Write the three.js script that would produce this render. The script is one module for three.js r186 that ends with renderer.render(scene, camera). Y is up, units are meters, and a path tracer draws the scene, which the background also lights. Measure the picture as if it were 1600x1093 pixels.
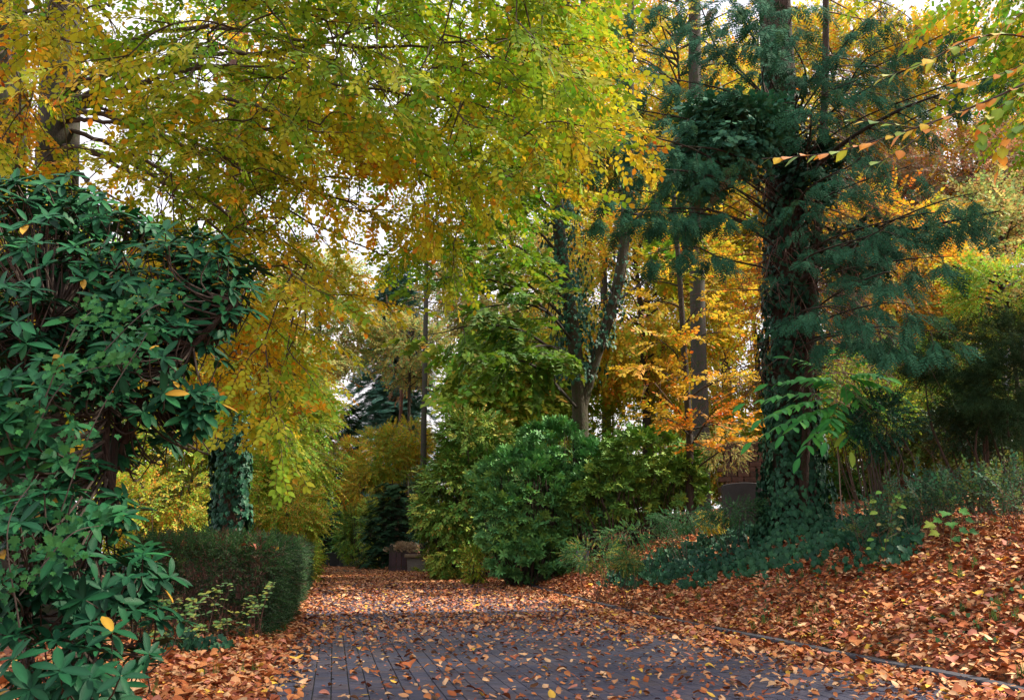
import * as THREE from 'three';
import { mergeGeometries } from 'three/addons/utils/BufferGeometryUtils.js';

// ------------------------------------------------------------------ camera, sky, sun, exposure
const V = (x, y, z) => new THREE.Vector3(x, y, z);
const scene = new THREE.Scene();
const EYE = 1.05, F = 1385, PITCH = Math.atan(316.5 / F), CP = Math.cos(PITCH), SP = Math.sin(PITCH);
const camera = new THREE.PerspectiveCamera(2 * Math.atan(546.5 / F) * 180 / Math.PI, 1600 / 1093, 0.1, 900);
camera.position.set(0, EYE, 0);
camera.rotation.x = PITCH;
scene.add(camera);
const renderer = new THREE.WebGLRenderer({ antialias: true });
renderer.setSize(1024, 699);
renderer.toneMapping = THREE.LinearToneMapping;
renderer.toneMappingExposure = 2.7;
renderer.shadowMap.enabled = true;

// seeded random numbers and smooth noise
let seedState = 12345;
const seed = (s) => { seedState = s >>> 0; };
const rnd = () => { seedState = (seedState + 0x6d2b79f5) | 0; let t = Math.imul(seedState ^ (seedState >>> 15), 1 | seedState); t = (t + Math.imul(t ^ (t >>> 7), 61 | t)) ^ t; return ((t ^ (t >>> 14)) >>> 0) / 4294967296; };
const rr = (a, b) => a + (b - a) * rnd();
const gs = () => (rnd() + rnd() + rnd() - 1.5) * 1.15;
const hash = (x, y, z) => { let h = Math.imul(x, 374761393) ^ Math.imul(y, 668265263) ^ Math.imul(z, 2147483647 - 40960001); h = Math.imul(h ^ (h >>> 13), 1274126177); return ((h ^ (h >>> 16)) >>> 0) / 4294967296; };
const sm = (t) => t * t * (3 - 2 * t), lerp = (a, b, t) => a + (b - a) * t, clamp = (x, a, b) => Math.min(b, Math.max(a, x));
const sstep = (a, b, x) => sm(clamp((x - a) / (b - a), 0, 1));
function noise(x, y, z = 0) {
  const X = Math.floor(x), Y = Math.floor(y), Z = Math.floor(z), a = sm(x - X), b = sm(y - Y), c = sm(z - Z);
  const L = (k) => lerp(lerp(hash(X, Y, Z + k), hash(X + 1, Y, Z + k), a), lerp(hash(X, Y + 1, Z + k), hash(X + 1, Y + 1, Z + k), a), b);
  return lerp(L(0), L(1), c);
}
const fbm = (x, y, z = 0) => noise(x, y, z) * 0.55 + noise(x * 2.1 + 7, y * 2.1, z * 2.1) * 0.28 + noise(x * 4.3, y * 4.3 + 5, z * 4.3) * 0.17;

// a pale, bright, hazy autumn sky with soft broken cloud
{
  const W = 512, H = 256, data = new Float32Array(W * H * 4);
  for (let j = 0; j < H; j++) for (let i = 0; i < W; i++) {
    const el = ((j + 0.5) / H - 0.5) * Math.PI, az = (i + 0.5) / W * 2 * Math.PI;
    const x = Math.cos(az) * Math.cos(el), y = Math.sin(el), z = Math.sin(az) * Math.cos(el);
    const c = fbm(x * 3.1 + 9, y * 5 + 2, z * 3.1 + 4), k = sstep(0.36, 0.62, c), o = (j * W + i) * 4, s = 0.6;
    data[o] = s * lerp(0.86, 1.0, k); data[o + 1] = s * lerp(0.86, 0.95, k); data[o + 2] = s * lerp(1.0, 1.0, k); data[o + 3] = 1;
  }
  const t = new THREE.DataTexture(data, W, H, THREE.RGBAFormat, THREE.FloatType);
  t.mapping = THREE.EquirectangularReflectionMapping; t.magFilter = THREE.LinearFilter; t.minFilter = THREE.LinearFilter; t.needsUpdate = true;
  scene.background = t; scene.environment = t;
}
const SUN = V(0.7, 0.72, -0.12).normalize();
const sun = new THREE.DirectionalLight(new THREE.Color(1, 0.9, 0.76), 4);
sun.position.copy(SUN).multiplyScalar(120).add(V(0, 0, -30)); sun.target.position.set(0, 0, -30);
sun.castShadow = true; sun.shadow.mapSize.set(4096, 4096); sun.shadow.radius = 6;
Object.assign(sun.shadow.camera, { left: -80, right: 80, top: 80, bottom: -80, near: 1, far: 300 });
scene.add(sun, sun.target);

// ------------------------------------------------------------------ placing and naming
const dirOf = (px, py) => { const v = py - 546.5; return V(px - 800, -v * CP + F * SP, -(F * CP + v * SP)); };
const at = (px, py, d) => { const r = dirOf(px, py); return r.multiplyScalar(d / -r.z).add(V(0, EYE, 0)); };   // a place d metres ahead
const flat = (px, py) => { const r = dirOf(px, py); return r.multiplyScalar(-EYE / r.y).add(V(0, EYE, 0)); };
const used = new Map();
function numbered(n) { const k = used.get(n) ?? 0; used.set(n, k + 1); return k ? n + '_' + String(k).padStart(3, '0') : n; }
function tag(o, label, category, group, kind) {
  Object.assign(o.userData, label && { label }, category && { category }, group && { group }, kind && { kind }); return o;
}
function thing(name, label, category, pos, group, kind) {
  const o = new THREE.Group(); o.name = numbered(name); o.position.copy(pos ?? V(0, 0, 0)); scene.add(o);
  return tag(o, label, category, group, kind);
}
function shadows(m) { m.castShadow = true; m.receiveShadow = true; return m; }
function part(name, geo, mat, parent = scene, kind) {
  const m = shadows(new THREE.Mesh(geo, mat)); m.name = parent === scene ? numbered(name) : name;
  if (kind) m.userData.kind = kind;
  parent.add(m); return m;
}

// ------------------------------------------------------------------ terrain
const K0 = flat(1590, 1090), K1 = flat(775, 917);                    // two points of the kerb
const PD = K1.clone().sub(K0).setY(0).normalize(), PN = V(-PD.z, 0, PD.x);  // along the path, and to its right
const P0 = flat(395, 1093);
const PW = K0.clone().sub(P0).dot(PN);                               // path width up to the kerb
const coords = (x, z) => { const dx = x - P0.x, dz = z - P0.z; return [dx * PD.x + dz * PD.z, dx * PN.x + dz * PN.z]; };
const fromPath = (a, b) => V(P0.x + PD.x * a + PN.x * b, 0, P0.z + PD.z * a + PN.z * b);
const pathY = (z) => 0.38 * sstep(14, 36, -z);
const bankY = (s) => s <= 0 ? 0 : s < 3 ? 0.39 * s - 0.1 * Math.exp(-s * 2) * s : 1.17 + (s < 30 ? 0.13 * (s - 3) : 3.51);
function hgt(x, z) {
  const [, b] = coords(x, z), y = pathY(z);
  if (b < 0) return y + Math.min(1, -b) * 0.07 * (noise(x * 0.7, z * 0.7) - 0.2);
  if (b < PW) return y;
  const s = b - PW - 0.12;
  return y + (s < 0 ? 0 : 0.06 + bankY(s) + Math.min(1, s) * 0.16 * (noise(x * 0.8 + 3, z * 0.8) - 0.5));
}
const ground = (x, z, up = 0) => V(x, hgt(x, z) + up, z);
function hit(px, py) {                                               // where the view meets the ground
  const r = dirOf(px, py).normalize(); let t = 2;
  for (; t < 120; t += 0.05) { const p = r.clone().multiplyScalar(t); if (p.y + EYE < hgt(p.x, p.z)) break; }
  const p = r.multiplyScalar(t); return ground(p.x, p.z);
}
const stand = (px, d) => { const p = at(px, 863, d); return ground(p.x, p.z); };

// ------------------------------------------------------------------ textures and materials
function dataTex(n, f, srgb = false) {
  const d = new Uint8Array(n * n * 4);
  for (let j = 0; j < n; j++) for (let i = 0; i < n; i++) { const c = f(i / n, j / n); for (let k = 0; k < 3; k++) d[(j * n + i) * 4 + k] = clamp(c[k] * 255, 0, 255); d[(j * n + i) * 4 + 3] = 255; }
  const t = new THREE.DataTexture(d, n, n); t.wrapS = t.wrapT = THREE.RepeatWrapping; t.magFilter = THREE.LinearFilter; t.minFilter = THREE.LinearMipmapLinearFilter; t.generateMipmaps = true;
  if (srgb) t.colorSpace = THREE.SRGBColorSpace;
  t.needsUpdate = true; return t;
}
const wrapN = (x, y, f) => {                                          // noise that tiles over 0..1
  const n = (u, v) => fbm(u * f, v * f); const a = sm(x), b = sm(y);
  return lerp(lerp(n(x, y), n(x - 1, y), a), lerp(n(x, y - 1), n(x - 1, y - 1), a), b);
};
const barkBump = dataTex(256, (x, y) => { const r = Math.abs(wrapN(x, y * 0.35, 14) - 0.5) * 4; const g = wrapN(x, y, 40); const v = clamp(r * 0.8 + g * 0.3, 0, 1); return [v, v, v]; });
const barkMap = dataTex(256, (x, y) => { const n = wrapN(x, y, 6), g = wrapN(x, y, 30), v = 0.62 + 0.3 * g; return n > 0.56 ? [v * 0.86, v, v * 0.72] : [v, v * 0.97, v * 0.93]; }, true);
const stoneMap = dataTex(256, (x, y) => { const n = wrapN(x, y, 5), g = wrapN(x, y, 60), v = 0.6 + 0.25 * n + 0.25 * (g - 0.5); return [v, v, v]; }, true);
const soilMap = dataTex(512, (x, y) => { const n = wrapN(x, y, 8), g = wrapN(x, y, 70), q = wrapN(x + 0.37, y, 34); const v = 0.25 + 0.3 * g; return q > 0.5 ? [v * 1.5 + 0.06, v * 0.88, v * 0.55] : [v * 0.95 + n * 0.1, v * 0.7 + n * 0.04, v * 0.5]; }, true);
const C = (r, g, b) => new THREE.Color().setRGB(r, g, b);
const std = (c, rough = 0.9, o = {}) => new THREE.MeshStandardMaterial({ color: c, roughness: rough, ...o });
function bark(c, bs = 0.02) { return std(c, 0.95, { map: barkMap, bumpMap: barkBump, bumpScale: bs }); }
const M = {
  greyBark: bark(C(0.085, 0.08, 0.07), 0.006), brownBark: bark(C(0.075, 0.043, 0.03), 0.03), darkBark: bark(C(0.06, 0.045, 0.035), 0.02),
  mossBark: bark(C(0.075, 0.066, 0.032), 0.02), pinkBark: bark(C(0.25, 0.15, 0.125), 0.03), twig: std(C(0.06, 0.042, 0.03)), redTwig: std(C(0.12, 0.06, 0.045)), greenTwig: std(C(0.12, 0.16, 0.05)),
  paleTwig: std(C(0.26, 0.19, 0.14)),
  soil: std(C(0.75, 0.75, 0.75), 1, { map: soilMap }), bed: std(C(0.026, 0.036, 0.014), 1),
  stone: std(C(0.34, 0.3, 0.27), 0.95, { map: stoneMap }), darkStone: std(C(0.05, 0.05, 0.052), 0.6, { map: stoneMap }), greyStone: std(C(0.2, 0.2, 0.21), 0.95, { map: stoneMap }),
  redStone: std(C(0.2, 0.1, 0.075), 0.95, { map: stoneMap }),
};
const leafy = (tr, o = {}) => new THREE.MeshPhysicalMaterial({ color: 0xffffff, vertexColors: true, roughness: 0.85, transmission: tr, thickness: 0, side: THREE.DoubleSide, specularIntensity: 0.3, ...o });
M.soft = leafy(0.5); M.glossy = new THREE.MeshPhysicalMaterial({ color: 0xffffff, roughness: 0.52, specularIntensity: 0.3, vertexColors: true, side: THREE.DoubleSide }); M.needle = new THREE.MeshPhysicalMaterial({ color: 0xffffff, roughness: 0.85, specularIntensity: 0.15, vertexColors: true, side: THREE.DoubleSide }); M.dry = new THREE.MeshPhysicalMaterial({ color: 0xffffff, roughness: 0.8, specularIntensity: 0.35, vertexColors: true, side: THREE.DoubleSide });
const solid = new Map();                                              // single-coloured leaf materials, for leaves that are parts of their own
function leafMat(c, kind) {
  const k = kind + c.getHexString(); if (!solid.has(k)) {
    solid.set(k, kind === 'dry' ? new THREE.MeshPhysicalMaterial({ color: c, vertexColors: true, roughness: 0.8, specularIntensity: 0.35, side: THREE.DoubleSide }) : kind === 'glossy' ? new THREE.MeshPhysicalMaterial({ color: c, vertexColors: true, roughness: 0.52, specularIntensity: 0.28, side: THREE.DoubleSide }) : new THREE.MeshPhysicalMaterial({ color: c, vertexColors: true, roughness: 0.85, transmission: 0.45, thickness: 0, side: THREE.DoubleSide, specularIntensity: 0.5 }));
  } return solid.get(k);
}

// ------------------------------------------------------------------ geometry collectors
class Buf {                                                           // collects triangles with colours into one geometry
  constructor() { this.p = []; this.i = []; this.c = []; this.u = []; }
  add(g, m, c) {
    const o = this.p.length / 3, v = V();
    for (const q of g.p) { v.set(...q); if (m) v.applyMatrix4(m); this.p.push(v.x, v.y, v.z); this.c.push(c ? c.r : 1, c ? c.g : 1, c ? c.b : 1); this.u.push(q[0], q[1]); }
    for (const t of g.i) this.i.push(t + o);
    return this;
  }
  tube(pts, r0, r1, n = 4, c, rad) {
    const o = this.p.length / 3, N = pts.length, up = V(0.31, 0.9, 0.2), t = V(), a = V(), b = V();
    let len = 0;
    for (let k = 0; k < N; k++) {
      t.copy(pts[Math.min(N - 1, k + 1)]).sub(pts[Math.max(0, k - 1)]).normalize();
      a.crossVectors(t, Math.abs(t.dot(up)) > 0.95 ? V(1, 0, 0) : up).normalize(); b.crossVectors(t, a);
      if (k) len += pts[k].distanceTo(pts[k - 1]);
      for (let j = 0; j <= n; j++) {
        const w = j / n * Math.PI * 2, r = rad ? rad(k / (N - 1), w, len) : lerp(r0, r1, k / (N - 1));
        this.p.push(pts[k].x + (a.x * Math.cos(w) + b.x * Math.sin(w)) * r, pts[k].y + (a.y * Math.cos(w) + b.y * Math.sin(w)) * r, pts[k].z + (a.z * Math.cos(w) + b.z * Math.sin(w)) * r);
        this.c.push(c ? c.r : 1, c ? c.g : 1, c ? c.b : 1); this.u.push(j / n * Math.max(0.3, Math.round(6.28 * r0 / 0.5) || 0.3), len / 0.7);
      }
    }
    for (let k = 0; k < N - 1; k++) for (let j = 0; j < n; j++) { const q = o + k * (n + 1) + j; this.i.push(q, q + n + 1, q + 1, q + 1, q + n + 1, q + n + 2); }
    return this;
  }
  geo(color = true) {
    const g = new THREE.BufferGeometry();
    g.setAttribute('position', new THREE.Float32BufferAttribute(this.p, 3)); g.setAttribute('uv', new THREE.Float32BufferAttribute(this.u, 2));
    if (color) g.setAttribute('color', new THREE.Float32BufferAttribute(this.c, 3));
    g.setIndex(this.i); g.computeVertexNormals(); return g;
  }
}
// a matrix whose y axis runs along dir and whose z axis leans to nor
function frame(pos, dir, nor, s = 1) {
  const y = dir.clone().normalize(), x = V().crossVectors(y, nor);
  if (x.lengthSq() < 1e-6) x.crossVectors(y, V(0.3, 0.5, 0.8)); x.normalize();
  const z = V().crossVectors(x, y);
  return new THREE.Matrix4().makeBasis(x.multiplyScalar(s), y.multiplyScalar(s), z.multiplyScalar(s)).setPosition(pos);
}
const jit = (v, a) => v.clone().add(V(gs() * a, gs() * a, gs() * a));
const UP = V(0, 1, 0);

// ------------------------------------------------------------------ single leaves: base at the origin, along +y, face to +z
function blade(L, W, { seg = 3, fold = 0.25, curl = 0.15, wide = 0.45, tip = 1, twist = 0 } = {}) {
  const p = [[0, 0, 0]], i = [];
  for (let k = 1; k <= seg; k++) {
    const t = k / (seg + 1), w = W / 2 * Math.pow(Math.sin(Math.PI * Math.pow(t, Math.log(0.5) / Math.log(wide))), tip * 0.8), z = -curl * L * t * t, q = twist * t;
    p.push([-w * Math.cos(q), t * L, z + fold * w - w * Math.sin(q)], [0, t * L, z], [w * Math.cos(q), t * L, z + fold * w + w * Math.sin(q)]);
  }
  p.push([0, L, -curl * L]);
  i.push(0, 2, 1, 0, 3, 2);
  for (let k = 0; k < seg - 1; k++) { const a = 1 + k * 3; i.push(a, a + 1, a + 3, a + 1, a + 4, a + 3, a + 1, a + 2, a + 4, a + 2, a + 5, a + 4); }
  const a = 1 + (seg - 1) * 3, e = p.length - 1; i.push(a, a + 1, e, a + 1, a + 2, e);
  return { p, i };
}
function lobed(L, outline, { fold = 0.2, curl = 0.2, wave = 0 } = {}) {  // outline: half of the leaf, from base to tip
  const pts = [...outline, ...outline.slice(1, -1).reverse().map(([x, y]) => [-x, y])], z = (x, y) => L * (fold * Math.abs(x) - curl * y * y + wave * Math.sin(x * 9 + y * 7));
  const p = [[0, 0.32 * L, z(0, 0.32)]], i = [];
  for (const [x, y] of pts) p.push([x * L, y * L, z(x, y)]);
  for (let k = 1; k <= pts.length; k++) i.push(0, k % pts.length + 1, k);
  return { p, i };
}
const MAPLE = [[0, 0], [0.12, -0.06], [0.38, 0.02], [0.3, 0.16], [0.62, 0.36], [0.46, 0.45], [0.5, 0.62], [0.24, 0.56], [0.2, 0.74], [0.1, 0.78], [0, 1.02]];
const IVY = [[0, 0], [0.16, -0.1], [0.42, 0.05], [0.34, 0.28], [0.52, 0.48], [0.26, 0.62], [0, 1.0]];
// a leaf with a paler midrib
const g0 = (leaf) => { const g = new Buf().add(leaf).geo(), p = g.attributes.position, c = g.attributes.color; for (let i = 0; i < p.count; i++) { const v = Math.abs(p.getX(i)) < 1e-5 ? 1.22 : 0.93; c.setXYZ(i, v, v, v); } return g; };
const tint = (a) => { const v = 1 + (rnd() - 0.5) * a; return C(v * (1 + (rnd() - 0.5) * a * 0.5), v, v * (1 + (rnd() - 0.5) * a * 0.5)); };

// ------------------------------------------------------------------ sprays: a twig with its leaves, along +y, face to +z
function flatSpray({ n = 9, len = 0.34, leaf, leafL, spread = 0.9, hue = 0.3, face = 0.35, droop = 0.12, twig = 0.003 }) {
  const b = new Buf(), ax = (t) => V(Math.sin(t * 5) * 0.015, t * len, -droop * len * t * t);
  b.tube([0, 0.33, 0.66, 1].map(ax), twig, twig * 0.4, 3, C(0.16, 0.1, 0.06));
  for (let k = 0; k < n; k++) {
    const t = (k + 0.6) / n, s = k === n - 1 ? 0 : k % 2 ? 1 : -1, d = V(s * spread + gs() * 0.25, 0.75 + gs() * 0.2, gs() * 0.3 - 0.1);
    const hue1 = tint(hue), q = rnd(); if (q < 0.14) { hue1.r *= 1.4; hue1.g *= 0.75; } else if (q < 0.3) { hue1.r *= 0.6; }
    b.add(leaf[k % leaf.length], frame(ax(t), d, V(gs() * face, gs() * face, 1), rr(0.75, 1.15)), hue1);
  }
  return b.geo();
}
function rosette(leaf, n, hue, tilt = [0.15, 0.75]) {                 // a whorl of leaves round +z
  const b = new Buf();
  for (let k = 0; k < n; k++) { const w = k * 2.4 + gs() * 0.3, e = rr(...tilt); b.add(leaf[k % leaf.length], frame(V(0, 0, 0.03 * (1 - k / n)), V(Math.cos(w) * Math.cos(e), Math.sin(w) * Math.cos(e), Math.sin(e) - 0.25), V(0, 0, 1), rr(0.75, 1.1)), tint(hue)); }
  return b.geo();
}
function needleSpray({ len = 0.22, n = 13, nl = 0.03, nw = 0.0065, sub = 4, hue = 0.35 }) {   // yew, fir
  const b = new Buf(), row = (o, d, l, m) => {
    b.tube([o, o.clone().addScaledVector(d, l)], 0.0022, 0.001, 3, C(0.5, 0.35, 0.25));
    const side = V().crossVectors(d, V(0, 0, 1)).normalize();
    for (let k = 0; k < m; k++) {
      const q = o.clone().addScaledVector(d, l * (k + 1) / m), s = k % 2 ? 1 : -1, e = side.clone().multiplyScalar(s).addScaledVector(d, 0.5).add(V(0, 0, 0.15 + gs() * 0.25)).normalize(), w = nw;
      const x = V().crossVectors(e, V(0, 0, 1)).normalize().multiplyScalar(w / 2), f = q.clone().addScaledVector(e, nl * rr(0.8, 1.2));
      b.add({ p: [[q.x - x.x, q.y - x.y, q.z], [q.x + x.x, q.y + x.y, q.z], [f.x, f.y, f.z]], i: [0, 1, 2] }, null, tint(hue));
    }
  };
  row(V(), V(0, 1, 0), len, n);
  for (let k = 0; k < sub; k++) { const t = 0.15 + 0.7 * k / sub, s = k % 2 ? 1 : -1; row(V(0, t * len, 0), V(s * 0.75, 0.7, gs() * 0.3).normalize(), len * rr(0.45, 0.65), Math.round(n * 0.6)); }
  return b.geo();
}
function frondSpray(len = 0.4, hue = 0.3) {                           // the flat ferny frond of a cypress
  const b = new Buf(), strip = (o, d, l, w, c) => { const x = V(-d.y, d.x, 0).normalize().multiplyScalar(w), m = o.clone().addScaledVector(d, l * 0.5), f = o.clone().addScaledVector(d, l); f.z -= l * 0.15; b.add({ p: [[o.x - x.x * 0.4, o.y - x.y * 0.4, o.z], [o.x + x.x * 0.4, o.y + x.y * 0.4, o.z], [m.x + x.x, m.y + x.y, m.z], [m.x - x.x, m.y - x.y, m.z], [f.x, f.y, f.z]], i: [0, 1, 2, 0, 2, 3, 3, 2, 4] }, null, c); };
  const ax = (t) => V(0, t * len, -0.18 * len * t * t);
  b.tube([0, 0.5, 1].map(ax), 0.0035, 0.0015, 3, C(0.6, 0.4, 0.3));
  for (let k = 0; k < 11; k++) {
    const t = 0.08 + 0.88 * k / 11, s = k % 2 ? 1 : -1, l = len * 0.46 * (1 - t * 0.75) * rr(0.8, 1.1), d = V(s * 0.72, 0.75, gs() * 0.18).normalize(), o = ax(t), c = tint(hue);
    strip(o, d, l, 0.009, c);
    for (let j = 1; j < 4; j++) for (const q of [-1, 1]) { const e = V(d.x * Math.cos(q * 0.65) - d.y * Math.sin(q * 0.65), d.x * Math.sin(q * 0.65) + d.y * Math.cos(q * 0.65), d.z + gs() * 0.2).normalize(); { const u = o.clone().addScaledVector(d, l * j / 4), x = V(-e.y, e.x, 0).normalize().multiplyScalar(0.0115), v = u.clone().addScaledVector(e, l * 0.45 * (1 - j / 6)); b.add({ p: [[u.x - x.x, u.y - x.y, u.z], [u.x + x.x, u.y + x.y, u.z], [v.x, v.y, v.z]], i: [0, 1, 2] }, null, c); } }
  }
  strip(ax(0.96), V(0, 1, 0), len * 0.16, 0.005, tint(hue));
  return b.geo();
}
seed(77);
const beechLeaf = [blade(0.076, 0.05, { seg: 2, fold: 0.15, curl: 0.12 }), blade(0.07, 0.047, { seg: 2, fold: 0.35, curl: -0.06 }), blade(0.08, 0.052, { seg: 2, fold: 0.05, curl: 0.3, twist: 0.4 })];
const farLeaf = [blade(0.1, 0.07, { seg: 1, fold: 0.25, curl: 0.15 }), blade(0.095, 0.065, { seg: 1, fold: 0.1, curl: -0.1 })];
const mapleLeaf = [lobed(0.13, MAPLE, { fold: 0.15, curl: 0.2 }), lobed(0.12, MAPLE, { fold: 0.3, curl: 0.05 })];
const ivyLeaf = [lobed(0.085, IVY, { fold: 0.15, curl: 0.15 }), lobed(0.075, IVY, { fold: 0.25, curl: 0.05 })];
const rhodoLeaf = [blade(0.15, 0.05, { seg: 4, fold: 0.3, curl: 0.12, wide: 0.52, tip: 0.8 }), blade(0.135, 0.048, { seg: 4, fold: 0.2, curl: 0.3, wide: 0.55, tip: 0.8 }), blade(0.145, 0.046, { seg: 4, fold: 0.4, curl: -0.04, wide: 0.5, tip: 0.8 })];
const ovalLeaf = [blade(0.055, 0.036, { seg: 2, fold: 0.2, curl: 0.15 }), blade(0.05, 0.034, { seg: 2, fold: 0.3, curl: 0.05 })];
const G = {
  beech: [0, 1, 2].map(() => flatSpray({ leaf: beechLeaf, n: 11 })),
  far: [0, 1].map(() => flatSpray({ leaf: farLeaf, n: 13, len: 0.5, face: 0.7, hue: 0.45 })),
  maple: [0, 1].map(() => flatSpray({ leaf: mapleLeaf, n: 8, len: 0.36, spread: 1.1, droop: 0.4, face: 0.5, hue: 0.35 })),
  bush: [0, 1].map(() => flatSpray({ leaf: ovalLeaf, n: 13, len: 0.3, face: 0.8, hue: 0.4 })),
  rhodo: [0, 1].map(() => rosette(rhodoLeaf, 9, 0.35)),
  laurel: [0, 1].map(() => flatSpray({ leaf: [blade(0.11, 0.042, { seg: 2, fold: 0.3, curl: 0.15 })], n: 9, len: 0.26, face: 0.7, hue: 0.4 })),
  clip: [0, 1].map(() => flatSpray({ leaf: [blade(0.036, 0.016, { seg: 1, fold: 0.3, curl: 0.1 }), blade(0.03, 0.015, { seg: 1, fold: 0.15 })], n: 15, len: 0.17, spread: 0.9, face: 0.9, hue: 0.45, twig: 0.002 })),
  yew: [0, 1].map(() => needleSpray({})),
  fir: [0, 1].map(() => needleSpray({ len: 0.6, n: 18, nl: 0.13, nw: 0.055, sub: 6 })),
  frond: [0, 1].map(() => frondSpray()),
  ivy: ivyLeaf.map(() => { const b = new Buf(); for (let k = 0; k < 4; k++) b.add(ivyLeaf[k % 2], frame(V(gs() * 0.07, gs() * 0.07, gs() * 0.02), V(gs() * 0.6, -1, gs() * 0.3 + 0.25), V(gs() * 0.5, 0.5, 1), rr(0.75, 1.15)), tint(0.4)); return b.geo(); }),
};

// ------------------------------------------------------------------ palettes: [colour, weight], picked by slow noise and chance so that colours come in drifts
const PAL = {
  under: [[C(0.04, 0.13, 0.045), 3], [C(0.06, 0.17, 0.05), 3], [C(0.1, 0.22, 0.05), 1], [C(0.3, 0.3, 0.05), 0.3]],
  beech: [[C(0.135, 0.290, 0.017), 2.5], [C(0.247, 0.408, 0.022), 4.5], [C(0.469, 0.501, 0.027), 4], [C(0.741, 0.553, 0.027), 3], [C(0.765, 0.369, 0.022), 1.2], [C(0.469, 0.185, 0.017), 0.4]],
  orange: [[C(0.36, 0.36, 0.03), 1], [C(0.6, 0.42, 0.03), 3], [C(0.66, 0.32, 0.025), 4], [C(0.6, 0.2, 0.02), 1.5]],
  gold: [[C(0.28, 0.36, 0.03), 1.2], [C(0.5, 0.42, 0.035), 3], [C(0.68, 0.46, 0.035), 4], [C(0.64, 0.32, 0.03), 1.6]],
  lime: [[C(0.16, 0.28, 0.025), 2], [C(0.3, 0.4, 0.035), 4], [C(0.46, 0.46, 0.04), 3], [C(0.6, 0.44, 0.05), 1]],
  straw: [[C(0.374, 0.363, 0.099), 3], [C(0.550, 0.462, 0.143), 3], [C(0.550, 0.352, 0.110), 1]],
  copper: [[C(0.3, 0.18, 0.1), 3], [C(0.42, 0.22, 0.11), 3], [C(0.34, 0.24, 0.08), 1]],
  maple: [[C(0.070, 0.165, 0.014), 3], [C(0.130, 0.242, 0.018), 4], [C(0.270, 0.330, 0.022), 2.5], [C(0.500, 0.396, 0.024), 2], [C(0.580, 0.286, 0.020), 1]],
  olive: [[C(0.1, 0.15, 0.03), 3], [C(0.18, 0.22, 0.04), 3], [C(0.32, 0.3, 0.05), 2]],
  laurel: [[C(0.088, 0.200, 0.037), 3], [C(0.150, 0.288, 0.044), 3], [C(0.275, 0.388, 0.056), 2], [C(0.450, 0.463, 0.069), 0.8]],
  rhodo: [[C(0.011, 0.062, 0.028), 3], [C(0.014, 0.085, 0.032), 3], [C(0.022, 0.114, 0.036), 2], [C(0.032, 0.129, 0.028), 0.5]],
  rhodoMid: [[C(0.068, 0.195, 0.060), 3], [C(0.098, 0.270, 0.083), 3], [C(0.150, 0.345, 0.090), 2], [C(0.225, 0.390, 0.075), 0.8]],
  ivy: [[C(0.016, 0.066, 0.038), 3], [C(0.024, 0.094, 0.046), 3], [C(0.040, 0.132, 0.058), 1.5]],
  cypress: [[C(0.024, 0.091, 0.050), 3], [C(0.033, 0.122, 0.066), 3], [C(0.051, 0.124, 0.045), 1], [C(0.147, 0.093, 0.050), 0.3]],
  yew: [[C(0.026, 0.072, 0.034), 3], [C(0.046, 0.109, 0.042), 2], [C(0.072, 0.116, 0.036), 1]],
  hedge: [[C(0.028, 0.083, 0.027), 3], [C(0.043, 0.116, 0.032), 3], [C(0.123, 0.072, 0.036), 0.9], [C(0.076, 0.165, 0.036), 1.2]],
  litIvyHead: [[C(0.044, 0.159, 0.107), 3], [C(0.070, 0.226, 0.147), 3], [C(0.111, 0.285, 0.166), 1.5]],  // ivy made lighter and bluer: the light on its head put into the colour
  hazedBlueFir: [[C(0.102, 0.270, 0.192), 3], [C(0.135, 0.315, 0.225), 3], [C(0.203, 0.270, 0.180), 1]],  // blue-green needles, paled in the colour for the haze over the far fir
};
function pick(pal, p, mix = 0.55, f = 0.5, shift = 0) {
  const tot = pal.reduce((s, q) => s + q[1], 0); let u = clamp(lerp(rnd(), clamp((noise(p.x * f + 31, p.y * f + 7, p.z * f + 13) - 0.18) / 0.64, 0, 1), mix) + shift, 0, 0.999) * tot;
  for (const [c, w] of pal) { if ((u -= w) < 0) return c; } return pal.at(-1)[0];
}

// ------------------------------------------------------------------ foliage: many placed sprays become one instanced part (per shape)
// the same as one mesh: what is thickest and nearest draws faster so
function baked(sets, origin) {
  const nv = sets.reduce((a, [g, L]) => a + g.attributes.position.count * L.length, 0), ni = sets.reduce((a, [g, L]) => a + g.index.count * L.length, 0);
  const P = new Float32Array(nv * 3), N = new Float32Array(nv * 3), K = new Float32Array(nv * 3), I = new Uint32Array(ni), v = V(); let o = 0, q = 0;
  for (const [g, L] of sets) {
    const { position: p, normal: n, color: c } = g.attributes, ix = g.index.array;
    for (const [m, col] of L) {
      for (let i = 0; i < ix.length; i++) I[q++] = ix[i] + o;
      for (let i = 0; i < p.count; i++, o++) {
        v.fromBufferAttribute(p, i).applyMatrix4(m); P[o * 3] = v.x - origin.x; P[o * 3 + 1] = v.y - origin.y; P[o * 3 + 2] = v.z - origin.z;
        v.fromBufferAttribute(n, i).transformDirection(m).toArray(N, o * 3);
        K[o * 3] = col.r * (c ? c.getX(i) : 1); K[o * 3 + 1] = col.g * (c ? c.getY(i) : 1); K[o * 3 + 2] = col.b * (c ? c.getZ(i) : 1);
      }
    }
  }
  const r = new THREE.BufferGeometry(); r.setAttribute('position', new THREE.BufferAttribute(P, 3)); r.setAttribute('normal', new THREE.BufferAttribute(N, 3)); r.setAttribute('color', new THREE.BufferAttribute(K, 3)); r.setIndex(new THREE.BufferAttribute(I, 1)); return r;
}
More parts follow.
